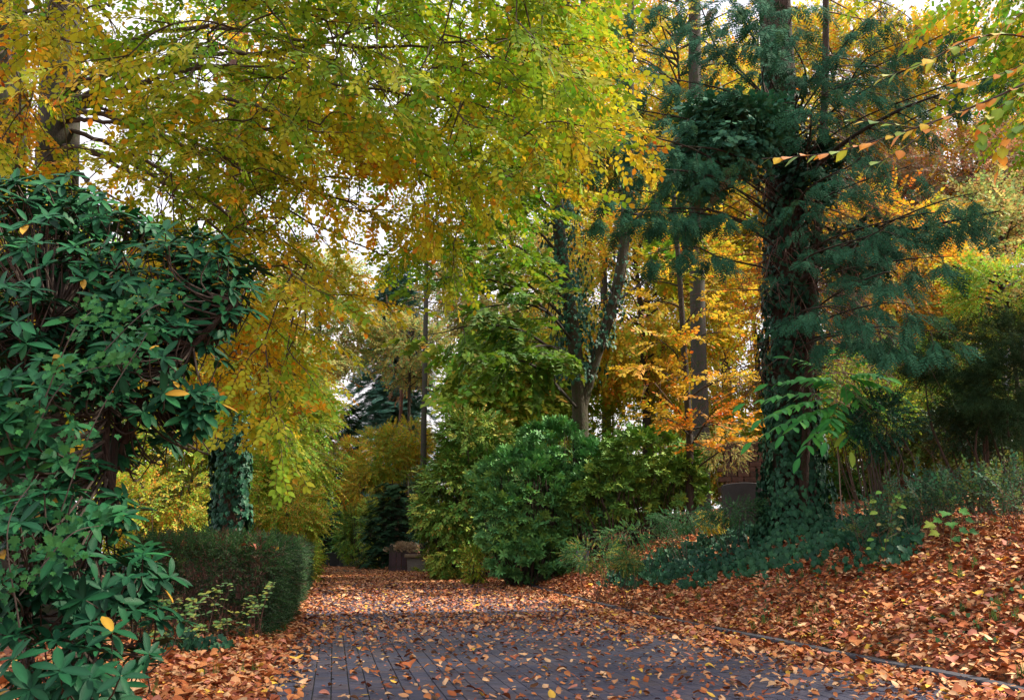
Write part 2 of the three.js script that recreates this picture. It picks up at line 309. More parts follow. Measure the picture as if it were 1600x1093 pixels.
class Foliage {
  constructor(geos) { this.geos = geos; this.items = geos.map(() => []); }
  put(pos, dir, nor, s, c) { const k = Math.floor(rnd() * this.geos.length); this.items[k].push([frame(pos, dir, nor, s), c]); return this; }
  build(name, parent, mat) {
    if (this.solid) { part(name, baked(this.geos.map((g, k) => [g, this.items[k].map(([m, c]) => { const v = 1 + gs() * 0.14; return [m, C(c.r * v * (1 + gs() * 0.06), c.g * v, c.b * v)]; })]), parent.position), mat, parent, 'stuff'); return this; }
    this.geos.forEach((g, k) => {
      const L = this.items[k]; if (!L.length) return;
      const m = shadows(new THREE.InstancedMesh(g, mat, L.length)); m.name = name; m.userData.kind = 'stuff';
      const inv = parent.isScene ? null : V().copy(parent.position), q = new THREE.Matrix4();
      L.forEach(([x, c], i) => { q.copy(x); if (inv) { q.elements[12] -= inv.x; q.elements[13] -= inv.y; q.elements[14] -= inv.z; } m.setMatrixAt(i, q); const v = 1 + gs() * 0.14; m.setColorAt(i, C(c.r * v * (1 + gs() * 0.06), c.g * v, c.b * v)); });
      parent.add(m);
    });
    return this;
  }
}
class Wood {                                                         // branches of one thing, in world places, built relative to its base
  constructor() { this.b = new Buf(); }
  tube(...a) { this.b.tube(...a); return this; }
  build(name, parent, mat) { if (!this.b.i.length) return null; const g = this.b.geo(false); if (!parent.isScene) g.translate(-parent.position.x, -parent.position.y, -parent.position.z); return part(name, g, mat, parent); }
}
function curve(pts, n) { const c = new THREE.CatmullRomCurve3(pts); return c.getPoints(n); }

// a branch that grows side branches and, on the last ones, sprays
function grow(S, p, dir, len, r, lvl, o) {
  const n = Math.max(3, Math.ceil(len / 0.22)), pts = [p.clone()], d = dir.clone().normalize(), st = len / n;
  for (let k = 0; k < n; k++) { d.add(V(gs() * o.wob, gs() * o.wob * 0.6 + (o.droop ?? 0) * st, gs() * o.wob)).normalize(); pts.push(pts[k].clone().addScaledVector(d, st)); }
  along(S, pts, r, lvl, o);
}
function along(S, pts, r, lvl, o) {
  const N = pts.length - 1, cum = [0];
  for (let k = 1; k <= N; k++) cum.push(cum[k - 1] + pts[k].distanceTo(pts[k - 1]));
  const len = cum[N], posAt = (s) => { let k = 1; while (k < N && cum[k] < s) k++; const t = (s - cum[k - 1]) / Math.max(1e-6, cum[k] - cum[k - 1]); return [pts[k - 1].clone().lerp(pts[k], clamp(t, 0, 1)), pts[k].clone().sub(pts[k - 1]).normalize()]; };
  S.wood.tube(pts, r, Math.max(0.0025, r * 0.25), r > 0.03 ? 7 : r > 0.012 ? 5 : 3);
  if (lvl > 0) {
    const step = o.every[lvl - 1]; let side = rnd() < 0.5 ? 1 : -1;
    for (let s = len * (o.bare ?? 0.2) * rr(0.8, 1.2); s < len; s += step * rr(0.7, 1.3)) {
      const [q, d] = posAt(s), t = s / len, up = jit(UP, o.roll ?? 0.35).normalize(), w = side * rr(0.6, 1.1) * (o.angle ?? 1);
      side = -side;
      const e = d.clone().applyAxisAngle(up, w); e.y += gs() * (o.lift ?? 0.15) + (o.fall ?? 0);
      grow(S, q, e, Math.min(len * 0.55, o.len[lvl - 1]) * rr(0.6, 1.1) * (1 - 0.45 * t), Math.max(0.004, r * lerp(0.5, 0.28, t)), lvl - 1, o);
    }
  }
  if (lvl <= (o.leafLvl ?? 1)) {
    let side = 1;
    for (let s = len * (lvl ? 0.55 : 0.12); s <= len; s += o.spray * rr(0.7, 1.3)) {
      const [q, d] = posAt(s); if (o.gap && noise(q.x * o.gap[0], q.y * o.gap[0], q.z * o.gap[0]) < o.gap[1]) { side = -side; continue; }
      const e = d.clone().applyAxisAngle(UP, side * rr(0.3, 0.9)); e.y += (o.hang ?? -0.15) + gs() * 0.2; side = -side;
      S.fol.put(q, e, jit(o.nor ?? UP, o.face ?? 0.45), (o.size ?? 1) * rr(0.75, 1.2), pick(o.pal, q, o.mix ?? 0.5, o.freq ?? 0.6, o.shift ?? 0));
    }
    const [q, d] = posAt(len); S.fol.put(q, jit(d, 0.2), jit(o.nor ?? UP, o.face ?? 0.45), (o.size ?? 1) * rr(0.8, 1.2), pick(o.pal, q, o.mix ?? 0.5, o.freq ?? 0.6, o.shift ?? 0));
  }
}
// a limb from a trunk to a place, arched
function limb(S, from, to, r, o, arch = 0.18) {
  const L = from.distanceTo(to), mid = from.clone().lerp(to, 0.45).add(V(gs() * L * 0.07, L * arch, gs() * L * 0.07)), mid2 = from.clone().lerp(to, 0.78).add(V(gs() * L * 0.05, L * arch * 0.72, gs() * L * 0.05));
  along(S, curve([from, mid, mid2, to], Math.max(8, Math.ceil(L / 0.3))), r, 2, o);
}
// a crown as clumps of sprays on branches, for trees and shrubs farther off
function clumps(S, c, rad, nc, ns, o) {
  for (let k = 0; k < nc; k++) {
    const u = V(gs(), gs(), gs()).normalize(), q = Math.cbrt(rr(o.core ?? 0.25, 1)), e = V(u.x * rad.x * q, u.y * rad.y * q, u.z * rad.z * q).multiply(V(1, 1, 1)), p = c.clone().add(e), cr = (o.clump ?? 0.3) * Math.cbrt(rad.x * rad.y * rad.z) * rr(0.6, 1.3);
    if (o.root && k % (o.stemEvery ?? 1) === 0) { const f = o.root(p), m = f.clone().lerp(p, 0.5).add(V(gs() * 0.2, f.distanceTo(p) * 0.08, gs() * 0.2)); S.wood.tube(curve([f, m, p], 6), o.br ?? 0.03, 0.006, 4); }
    for (let j = 0; j < ns; j++) {
      const d = V(gs(), gs(), gs()), w = d.clone().multiply(V(cr, cr * (o.flat ?? 0.6), cr)), x = p.clone().add(w), out = x.clone().sub(c).normalize();
      const dir = out.clone().multiplyScalar(0.8).add(d.normalize().multiplyScalar(0.7)); dir.y += o.hang ?? -0.2;
      S.fol.put(x, dir, jit(out.add(V(0, 0.8, 0)).normalize(), o.face ?? 0.6), (o.size ?? 1) * rr(0.7, 1.25), pick(o.pal, x, o.mix ?? 0.4, o.freq ?? 0.5, o.shift ?? 0));
    }
  }
}
function trunkGeo(pts, rad, n = 18, seg = 40, rough = 0.05, flare = 0.6) {
  const b = new Buf(), c = curve(pts, seg);
  b.tube(c, rad[0], rad[1], n, null, (t, w, l) => { const r = lerp(rad[0], rad[1], t) * (1 + flare * Math.exp(-l * 2.2)); return r * (1 + rough * (noise(Math.cos(w) * 2.4 + 5, Math.sin(w) * 2.4 + 5, l * 0.7) - 0.5) * 2 + rough * 0.6 * Math.sin(w * 5 + l * 0.4)); });
  return b;
}
function trunk(parent, pts, rad, mat, name = 'trunk', o = {}) {
  const g = trunkGeo(pts, rad, o.n, o.seg, o.rough, o.flare).geo(false); g.translate(-parent.position.x, -parent.position.y, -parent.position.z);
  return part(name, g, mat, parent);
}
//==PART2==

// ================================================================== the setting: ground, path, kerb
seed(1);
{
  const xs = [], zs = [];
  for (let x = -160; x <= 160;) { xs.push(x); x += Math.abs(x) < 9 ? 0.22 : Math.abs(x) < 20 ? 0.7 : 8; }
  for (let z = 40; z >= -260;) { zs.push(z); z -= z < -2 && z > -32 ? 0.25 : z > 4 || z < -60 ? 8 : 1; }
  const p = [], u = [], idx = [], nx = xs.length;
  for (const z of zs) for (const x of xs) {
    const [, b] = coords(x, z), s = b - PW - 0.12;
    p.push(x, hgt(x, z) - (b > -0.15 && s < 0.1 ? 0.14 : 0) + (s > 0.3 ? 0.05 * (fbm(x * 3, z * 3) - 0.5) : 0), z); u.push(x / 1.6, z / 1.6);
  }
  for (let j = 0; j < zs.length - 1; j++) for (let i = 0; i < nx - 1; i++) { const a = j * nx + i; idx.push(a, a + 1, a + nx, a + 1, a + nx + 1, a + nx); }
  const g = new THREE.BufferGeometry(); g.setAttribute('position', new THREE.Float32BufferAttribute(p, 3)); g.setAttribute('uv', new THREE.Float32BufferAttribute(u, 2)); g.setIndex(idx); g.computeVertexNormals();
  part('ground', g, M.soil, scene, 'structure');
}
const path = thing('path', 'wide path of grey-violet square pavers strewn with fallen leaves', null, V(0, 0, 0), null, 'structure');
const PAVE = 0.14, ROW = 0.155;
{
  // the dark, mossy bed in the joints, and the far stretch where the joints no longer show
  const p = [], u = [], idx = []; let n = 0;
  for (let a = -8; a <= 90; a += 0.5) { for (const b of [-0.12, PW * 0.5, PW]) { const q = fromPath(a, b); p.push(q.x, pathY(q.z) - 0.012 + (a > 24 ? 0.01 : 0), q.z); u.push(b, a); } if (n) for (const k of [0, 1]) { const o = n * 3 + k; idx.push(o - 3, o, o - 2, o - 2, o, o + 1); } n++; }
  const g = new THREE.BufferGeometry(); g.setAttribute('position', new THREE.Float32BufferAttribute(p, 3)); g.setAttribute('uv', new THREE.Float32BufferAttribute(u, 2)); g.setIndex(idx); g.computeVertexNormals();
  const far = part('joint_bed', g, M.bed, path);
  // pavers: a slab with bevelled top edges
  const paver = (w, d) => { const e = 0.004, y = 0, z = -0.05, A = w / 2, B = d / 2; const P = [[-A, z, -B], [A, z, -B], [A, z, B], [-A, z, B], [-A, y - e, -B], [A, y - e, -B], [A, y - e, B], [-A, y - e, B], [-A + e, y, -B + e], [A - e, y, -B + e], [A - e, y, B - e], [-A + e, y, B - e]], I = [];
    for (const o of [0, 4]) for (let k = 0; k < 4; k++) { const a = o + k, c = o + (k + 1) % 4; I.push(a, a + 4, c, c, a + 4, c + 4); } I.push(8, 11, 9, 9, 11, 10);
    const b = new Buf(); b.p = P.flat(); b.i = I; b.u = P.map((q) => [q[0] * 2, q[2] * 2]).flat(); b.c = P.map(() => [1, 1, 1]).flat(); return b.geo(false).toNonIndexed(); };
  const geos = [0, 1, 2, 3].map((k) => { const g2 = paver(PAVE - 0.007, ROW - 0.006); const uv = g2.attributes.uv; for (let i = 0; i < uv.count; i++) uv.setXY(i, uv.getX(i) + k * 0.27, uv.getY(i) + k * 0.4); g2.computeVertexNormals(); return g2; });
  const cols = [C(0.11, 0.108, 0.18), C(0.13, 0.114, 0.174), C(0.086, 0.086, 0.155), C(0.142, 0.114, 0.156), C(0.112, 0.116, 0.2)], mats = cols.map((c) => std(c, 0.75, { map: stoneMap, bumpMap: stoneMap, bumpScale: 0.002 }));
  const yaw = Math.atan2(-PD.x, -PD.z), list = [];
  for (let r = -8; r < 170; r++) for (let k = 0; k * PAVE < PW - 0.05; k++) {
    const q = fromPath(r * ROW, (k + 0.5) * PAVE), dip = 0.004 * (noise(q.x * 1.3, q.z * 1.3) - 0.5) + rr(-0.0012, 0.0012);
    const inView = -q.z > 6.45 && Math.abs(q.x) < -q.z * 0.585;
    list.push([q.setY(pathY(q.z) + dip), inView ? -q.z : 1e3 + r, Math.floor(rnd() * 4), Math.floor(clamp(rnd() * 0.55 + noise(q.x * 0.9, q.z * 0.9) * 0.7 - 0.1, 0, 0.999) * 5), rr(-0.008, 0.008)]);
  }
  list.sort((a, b) => a[1] - b[1]);
  list.slice(0, 300).forEach(([q, , g2, c, t]) => { const m = part('paver', geos[g2], mats[c], path); m.position.copy(q); m.rotation.set(t, yaw, t * 0.7, 'YXZ'); });
  const rest = list.slice(300), mesh = shadows(new THREE.InstancedMesh(geos[0], std(C(1, 1, 1), 0.75, { map: stoneMap, bumpMap: stoneMap, bumpScale: 0.002 }), rest.length)), e = new THREE.Object3D();
  mesh.name = 'paver'; mesh.userData.kind = 'stuff';
  rest.forEach(([q, , , c, t], i) => { e.position.copy(q); e.rotation.set(t, yaw, t * 0.7, 'YXZ'); e.updateMatrix(); mesh.setMatrixAt(i, e.matrix); mesh.setColorAt(i, cols[c]); });
  path.add(mesh);
}
const kerb = thing('kerb', 'low grey kerb of long stones along the right edge of the path', null, V(0, 0, 0), null, 'structure');
for (let a = -5; a < 42; a += 0.8) {
  const shape = new THREE.Shape([[-0.055, 0], [-0.055, 0.055], [-0.045, 0.068], [0.055, 0.072], [0.055, 0]].map(([x, y]) => new THREE.Vector2(x, y)));
  const g = new THREE.ExtrudeGeometry(shape, { depth: 0.784, bevelEnabled: true, bevelSize: 0.004, bevelThickness: 0.004, bevelSegments: 1 }); g.translate(0, 0, -0.392);
  const q = fromPath(a, PW + 0.055 + rr(-0.008, 0.008)), m = part('kerb_stone', g, M.kerb ??= std(C(0.075, 0.073, 0.098), 0.9, { map: stoneMap, bumpMap: stoneMap, bumpScale: 0.004 }), kerb);
  m.position.set(q.x, pathY(q.z) + rr(-0.008, 0.004), q.z); m.rotation.y = Math.atan2(-PD.x, -PD.z) + rr(-0.012, 0.012);
}

// ================================================================== fallen leaves
const FALL = [C(0.425, 0.157, 0.055), C(0.482, 0.236, 0.110), C(0.290, 0.083, 0.029), C(0.540, 0.323, 0.171), C(0.559, 0.334, 0.050), C(0.386, 0.147, 0.100), C(0.213, 0.058, 0.029)], FALLW = [5, 4.4, 3.6, 2.4, 0.9, 2, 1.8];
const fallIdx = () => { let u = rnd() * 20.1; for (let k = 0; k < 7; k++) if ((u -= FALLW[k]) < 0) return k; return 0; };
seed(5);
const fallLeaf = [blade(0.082, 0.056, { seg: 4, fold: 0.5, curl: 0.25 }), blade(0.075, 0.05, { seg: 4, fold: 0.8, curl: -0.35, twist: 0.9 }), blade(0.09, 0.058, { seg: 4, fold: -0.35, curl: 0.35, twist: -0.6 }), blade(0.07, 0.05, { seg: 3, fold: 0.15, curl: -0.2 }), lobed(0.1, MAPLE, { fold: 0.35, curl: 0.25, wave: 0.07 })];
const litterGeo = [blade(0.082, 0.056, { seg: 2, fold: 0.5, curl: 0.25 }), blade(0.075, 0.05, { seg: 2, fold: 0.8, curl: -0.35, twist: 0.9 }), blade(0.09, 0.058, { seg: 2, fold: -0.35, curl: 0.35, twist: -0.6 }), blade(0.07, 0.05, { seg: 2, fold: 0.15, curl: -0.2 }), lobed(0.1, MAPLE.filter((_, k) => k % 2 === 0), { fold: 0.35, curl: 0.25 })].map((l) => { const g = g0(l); g.computeBoundingBox(); g.translate(0, -0.04, -g.boundingBox.min.z); return g; });
const fallGeo = fallLeaf.map((l) => { const g = g0(l); g.computeBoundingBox(); g.translate(0, -0.04, -g.boundingBox.min.z); return g; });
function layLeaf(p, lift, tiltMax) {                                   // a leaf lying on the ground, turned and tilted at random
  const w = rr(0, 6.283), n = V(gs() * tiltMax, 1, gs() * tiltMax).normalize(); if (rnd() < 0.35) n.negate();
  return frame(V(p.x, p.y + lift, p.z), V(Math.cos(w), gs() * tiltMax, Math.sin(w)), n, rr(0.42, 1.18));
}
const cover = (x, z) => {                                              // share of the surface under leaves
  const [a, b] = coords(x, z), d = -z; if (b > PW) return 1;
  const n = fbm(x * 0.8 + 3, z * 0.8), left = 1 - sstep(-0.05, 0.35 + 0.5 * n, b), right = sstep(PW - 0.9 - 0.7 * n, PW - 0.35, b), far = sstep(8.5, 23, d + (n - 0.5) * 7);
  return clamp(Math.max(left, right, lerp(0.09 + 0.24 * n * n, 0.74, far)), 0, 1);
};
{
  const sets = fallGeo.map(() => []), bank = fallGeo.map(() => []), singles = [];
  // on the path
  for (let a = -1.5; a < 26; a += 0.25) for (let b = -0.3; b < PW + 0.06; b += 0.25) {
    const q = fromPath(a, b), d = -q.z; if (d < 6.2 || Math.abs(q.x) > d * 0.62 + 0.4) continue;
    const c = cover(q.x, q.z) * (Math.abs(b - PW - 0.05) < 0.12 ? 0.35 : 1), want = 0.0625 * (c > 0.9 ? 620 : 420 * c) * (d > 16 ? 0.75 : 1);
    for (let k = 0; k < want - rnd(); k++) {
      const x = q.x + rr(-0.14, 0.14), z = q.z + rr(-0.14, 0.14), p = ground(x, z), heap = c > 0.75 ? rr(0, 0.05) : rr(0.0, 0.008), i = rnd() < 0.06 ? 4 : Math.floor(rnd() * 4);
      const item = [layLeaf(p, heap + 0.003, c > 0.75 ? 0.4 : 0.3), fallIdx(), i, -p.z, p];
      if (-p.z > 6.7 && Math.abs(p.x) < -p.z * 0.57 && coords(p.x, p.z)[1] > 0.05 && c < 0.6) singles.push(item); else sets[i].push(item);
    }
  }
  singles.sort((a, b) => a[3] - b[3]);
  for (const it of singles.slice(300)) sets[it[2]].push(it);
  const kinds = ['russet', 'light brown', 'dark red-brown', 'pale tan', 'yellow', 'pinkish brown', 'very dark brown'];
  for (const [m, c, i, , p] of singles.slice(0, 300)) {
    const l = part('fallen_leaf', fallGeo[i], leafMat(FALL[c], 'dry')); l.applyMatrix4(m);
    const s = i === 4 ? 'lobed' : 'oval'; tag(l, `curled ${kinds[c]} ${s} fallen leaf lying loose on the near pavers`, 'fallen leaf', `${kinds[c]} ${s} leaves lying on the near pavers`);
  }
  // the left verge, and the bank on the right, covered several deep
  const covered = (x, z, per) => { for (let k = 0; k < per - rnd(); k++) { const X = x + rr(-0.15, 0.15), Z = z + rr(-0.15, 0.15), p = ground(X, Z); const near = Math.abs(coords(X, Z)[1] - PW - 0.055); if (near < 0.09 && rnd() < 0.7) continue; const i = rnd() < 0.18 ? 4 : Math.floor(rnd() * 4); bank[i].push([layLeaf(p, rr(0, 0.05), 0.4), fallIdx(), i]); } };
  for (let z = -3; z > -26; z -= 0.25) for (let x = -9; x < 15; x += 0.25) {
    const [, b] = coords(x, z), d = -z; if (Math.abs(x) > d * 0.62 + 0.5) continue;
    if (b > PW) { const s = b - PW; covered(x, z, 0.0625 * (d < 13 ? 560 : 400) * (s > 6 ? 0.6 : 1)); } else if (b < -0.1 && b > -2.6) covered(x, z, 0.0625 * (b < -1.2 ? 260 : 560));
  }
  const lay = (name, S, label) => { const g = thing(name, label, 'leaf litter', V(), null, 'stuff'); part('leaves', baked(S.map((L, i) => [litterGeo[i], L.map(([x, c]) => { const q = FALL[c], v = 1 + gs() * 0.25; return [x, C(q.r * v, q.g * v, q.b * v)]; })]), V()), M.dry, g, 'stuff'); };
  lay('path_leaves', sets, 'scattered brown and orange leaves drifting thicker along the path edges');
  lay('bank_leaves', bank, 'deep carpet of russet beech leaves covering the bank and verges');
  // far litter: patches of leaves
  const b = new Buf(); for (let k = 0; k < 18; k++) b.add(blade(0.08, 0.055, { seg: 2, fold: [0.5, -0.3, 0.15][k % 3], curl: 0.25 }), layLeaf(V(gs() * 0.28, 0, gs() * 0.28), rr(0.004, 0.03), 0.3), (() => { const q = FALL[fallIdx()]; return C(q.r, q.g, q.b); })());
  const patch = new Foliage([b.geo()]);
  const put = (x, z) => { const p = ground(x, z, 0.006), w = rr(0, 6.28); patch.put(p, V(Math.cos(w), 0, Math.sin(w)), V(0, 1, 0), rr(0.9, 1.4), C(1, 1, 1)); };
  const b2 = patch.geos[0]; b2.rotateX(Math.PI / 2); b2.rotateZ(0);
  for (let a = 26 - 8; a < 80; a += 0.4) for (let q = -3; q < PW + 1; q += 0.4) { const o = fromPath(a + rr(-0.2, 0.2), q + rr(-0.2, 0.2)); if (-o.z < 24.5) continue; if (rnd() < 0.8) put(o.x, o.z); }
  for (let z = -24; z > -48; z -= 0.45) for (let x = -4; x < 26; x += 0.45) { const [, q] = coords(x, z); if (q < PW + 0.6 || x > -z * 0.62) continue; if (rnd() < 0.7) put(x + rr(-0.2, 0.2), z + rr(-0.2, 0.2)); }
  patch.build('leaves', thing('far_leaves', 'mass of fallen leaves on the far stretch of the path and slope', 'leaf litter', V(), null, 'stuff'), M.dry);
}

// ================================================================== the beeches on the left and their canopy over the path
const BEECH = { every: [0.27, 0.42], len: [0.75, 1.9], spray: 0.2, wob: 0.15, droop: -0.2, bare: 0.3, pal: PAL.beech, mix: 0.55, freq: 0.45, size: 0.98, lift: 0.16, hang: -0.15, gap: [0.8, 0.4], face: 0.75 };
function beech(label, base, top, rad, ends, o = {}) {
  const t = thing('beech_tree', label, 'tree', base), S = { wood: new Wood(), fol: new Foliage(G.beech) };
  const axis = top.map((p) => p);
  trunk(t, axis, rad, M.greyBark, 'trunk', { rough: 0.03, n: 28, seg: 60, flare: 0.8 });
  const c = curve(axis, 100);
  for (const [px, py, d, q = {}] of ends) {
    const to = at(px, py, d); let hy = to.y + rr(0.7, 2.9) + (q.up ?? 0); hy = clamp(hy, 3.4, 13);
    const f = c.reduce((a, b) => Math.abs(b.y - hy) < Math.abs(a.y - hy) ? b : a);
    limb(S, f.clone(), to, q.r ?? rr(0.035, 0.06), { ...BEECH, ...o, ...q }, q.arch ?? 0.035);
  }
  S.wood.build('branch', t, M.twig); S.fol.build('crown', t, M.soft);
  return t;
}
seed(21);
{
  const b = stand(80, 13), b2 = stand(2, 11.6);
  const t = thing('beech_tree', 'tall grey beech trunk behind the rhododendron, its yellow-green branches spreading over the path', 'tree', b), S = { wood: new Wood(), fol: new Foliage(G.beech) };
  S.fol.solid = true;
  const axis = [b.clone().setY(-0.3), at(88, 280, 13), at(98, 30, 13), at(112, -400, 13.1), at(120, -1000, 13.2)], cv = curve(axis, 120);
  trunk(t, axis, [0.36, 0.2], M.greyBark, 'trunk', { rough: 0.03, n: 28, seg: 60, flare: 0.8 });
  // the bare main limbs, which leave the trunk high up and sink towards the path
  const tips = [[271, 305, 11, 1.6, 0.055], [216, 330, 12, 1.3, 0.05], [290, 240, 10.6, 1.7, 0.045], [390, 270, 10, 2.2, 0.055], [468, 105, 9.6, 1.2, 0.06], [500, 195, 9.5, 2, 0.045], [650, 20, 9, 0.9, 0.05], [690, 150, 9.6, 2, 0.045], [560, 320, 10.6, 2.6, 0.045], [800, 60, 9.6, 1.6, 0.045], [860, 190, 10.8, 2.4, 0.035], [420, 420, 11.6, 2.6, 0.045], [520, 450, 12, 3, 0.04], [430, 560, 12.6, 3, 0.04], [500, 610, 13.2, 3.2, 0.035], [340, 520, 13.2, 2.6, 0.035], [350, 30, 9.4, 0.8, 0.045], [740, 300, 11.3, 3, 0.035], [600, 400, 11.8, 3, 0.03]];
  const knots = [];
  for (const [px, py, d, up, r] of tips) {
    const to = at(px, py, d), hy = clamp(to.y + up, 4, 13.5), f = cv.reduce((a, q) => Math.abs(q.y - hy) < Math.abs(a.y - hy) ? q : a), L = f.distanceTo(to);
    const pts = curve([f, f.clone().lerp(to, 0.35).add(V(gs() * 0.3, L * 0.05, gs() * 0.3)), f.clone().lerp(to, 0.7).add(V(gs() * 0.25, L * 0.02 + gs() * 0.1, gs() * 0.25)), to], 26).map((p, k) => k && k < 26 ? p.add(V(gs() * 0.025, gs() * 0.025, gs() * 0.025)) : p);
    S.wood.tube(pts, r, 0.01, 7); knots.push(...pts.slice(4));
  }
  // leafy side branches, spread evenly through the whole canopy and joined to the nearest limb
  const low = (x0, z) => { const x = x0 * 11 / -z; return 1.05 + (-z / 11) * ((x < -3.9 ? lerp(3.9, 3.3, sstep(-5, -3.9, x)) : x < -2.95 ? 3.3 - 0.55 * sstep(-3.3, -3, x) : lerp(2.75, 5.1, sstep(-2.95, -2.35, x)) + 1.6 * sstep(-1.3, 1.2, x)) - 1.05); }, got = [];
  for (let k = 0; k < 30000 && got.length < 760; k++) {
    const p = V(rr(-7.2, 1.9), rr(2.6, 9.6), -rr(7.6, 13.8)); if (p.y < low(p.x, p.z) + gs() * 0.25) continue;
    if (p.x / -p.z < -0.43 && p.y > 4 && rnd() < 0.95) continue; if (p.x * 11 / -p.z > 0.75) continue;
    if (p.z > -9.2 && p.y < 5.4) continue;
    if (noise(p.x * 0.62 + 2, p.y * 0.62, p.z * 0.62) < 0.32) continue;
    if (got.some((q) => q.distanceToSquared(p) < 0.25)) continue;
    got.push(p);
  }
  const base0 = knots.length, gap2 = (p) => knots.slice(0, base0).reduce((a, q) => Math.min(a, q.distanceToSquared(p)), 1e9);
  for (const p of got.map((q) => [gap2(q), q]).sort((a, q) => a[0] - q[0]).map((q) => q[1])) {
    let n = knots[0], bd = 1e9; for (const q of knots) { const d2 = q.distanceToSquared(p) + (q.y < p.y ? 0.4 : 0); if (d2 < bd) { bd = d2; n = q; } }
    const away = p.clone().sub(n); away.y *= 0.3; if (away.length() < 0.05) away.set(1, 0, 0.5); away.normalize().add(V(0.35 + gs() * 0.5, -0.22 + gs() * 0.2, gs() * 0.6)).normalize();
    if (Math.sqrt(bd) > 0.15) S.wood.tube(curve([n, n.clone().lerp(p, 0.5).add(V(0, 0.1 * Math.sqrt(bd), 0)), p], 7), 0.011, 0.007, 4);
    knots.push(p);
    const orange = sstep(5.2, 3.4, p.y) * sstep(-1.6, -2.6, p.x) * sstep(-11.2, -12.2, p.z);
    grow(S, p, away, rr(0.6, 1.05), 0.009, 1, { ...BEECH, every: [0.26], len: [0.42], bare: 0.05, spray: 0.2, gap: null, face: 0.75, size: 1.1, hang: -0.1, droop: -0.18, leafLvl: 1, shift: 0.04 + orange * 0.3, freq: 0.5 });
  }
  S.wood.build('branch', t, M.twig); S.fol.build('crown', t, M.soft);
  beech('grey beech trunk cut by the left edge of the picture, beside the taller beech', b2, [b2.clone().setY(-0.3), at(8, 260, 11.6), at(14, 60, 11.6), at(22, -500, 11.7)], [0.3, 0.2], [[150, 70, 10], [40, 20, 9.5], [170, 10, 9.5], [30, 190, 10], [100, 20, 9.3]], { shift: 0.06 });
}

// ================================================================== ivy on a trunk: leaves hang outwards all round it
function ivyOn(parent, pts, r, y0, y1, per, thick, faceTo, singles, name = 'ivy') {
  const c = curve(pts, 80), fol = new Foliage(G.ivy), one = [], H = c.filter((p) => p.y >= y0 && p.y <= y1);
  const n = Math.round(per * (y1 - y0));
  for (let k = 0; k < n; k++) {
    const p = H[Math.floor(rnd() * H.length)], w = rr(0, 6.283), ph = noise(w * 1.6, p.y * 1.4, 3), f = sstep(0.1, 0.35, ph) , t = (p.y - y0) / (y1 - y0);
    if (rnd() > f) continue;
    const q = r * (1 - 0.12 * t) * (1 + 0.8 * Math.exp(-(p.y - pts[0].y) * 1.6)) + thick * (0.25 + ph) * rr(0.3, 1.1), o = V(Math.cos(w), 0, Math.sin(w)), x = V(p.x + o.x * q, p.y + rr(-0.1, 0.1), p.z + o.z * q);
    const col = pick(PAL.ivy, x, 0.4, 1.2);
    if (singles && o.z > 0.2 && one.length < singles) one.push([frame(x.addScaledVector(o, 0.02), V(gs() * 0.5, -1, gs() * 0.2 + 0.2), o.clone().add(V(gs() * 0.4, 0.55, gs() * 0.3)), rr(0.9, 1.3)), col]);
    else fol.put(x, jit(UP, 0.3), o.clone().add(V(gs() * 0.3, 0.25, gs() * 0.3)), rr(0.65, 1.45), col);
  }
  // clinging stems
  const S = new Wood(); for (let k = 0; k < 9; k++) { const w0 = k * 0.7; S.tube(H.filter((_, i) => i % 4 === 0).map((p, i) => V(p.x + Math.cos(w0 + Math.sin(i * 0.8 + k) * 0.3) * r * 1.03, p.y, p.z + Math.sin(w0 + Math.sin(i * 0.8 + k) * 0.3) * r * 1.03)), 0.016, 0.008, 4); }
  if (H.length > 8) S.build('ivy_stem', parent, M.twig);
  fol.build(name, parent, M.glossy);
  for (const [m, col] of one) { const l = part('ivy_leaf', ivyGeo[Math.floor(rnd() * 2)], leafMat(col, 'glossy'), parent); m.elements[12] -= parent.position.x; m.elements[13] -= parent.position.y; m.elements[14] -= parent.position.z; l.applyMatrix4(m); }
}
const ivyGeo = ivyLeaf.map(g0);
seed(33);
{
  const b = stand(362, 17.5), pts = [b.clone().setY(-0.2), at(362, 700, 17.5), at(366, 450, 17.5), at(371, 235, 17.5), at(372, 0, 17.5), at(374, -300, 17.5)];
  const t = thing('pine_tree', 'pink-barked pine with its lower trunk sleeved in dark ivy, behind the hedge', 'tree', b);
  trunk(t, pts, [0.24, 0.2], M.pinkBark, 'trunk', { rough: 0.07 });
  ivyOn(t, pts, 0.27, 0.2, 5.6, 420, 0.17, 0, 60);
  const S = { wood: new Wood(), fol: new Foliage(G.fir) };
  clumps(S, at(374, -330, 17.5), V(2.6, 1.5, 2.4), 16, 16, { pal: PAL.hazedBlueFir, root: (p) => V(pts[5].x, p.y - 0.4, pts[5].z), size: 0.7 });
  S.wood.build('branch', t, M.brownBark); S.fol.build('crown', t, M.needle);
}

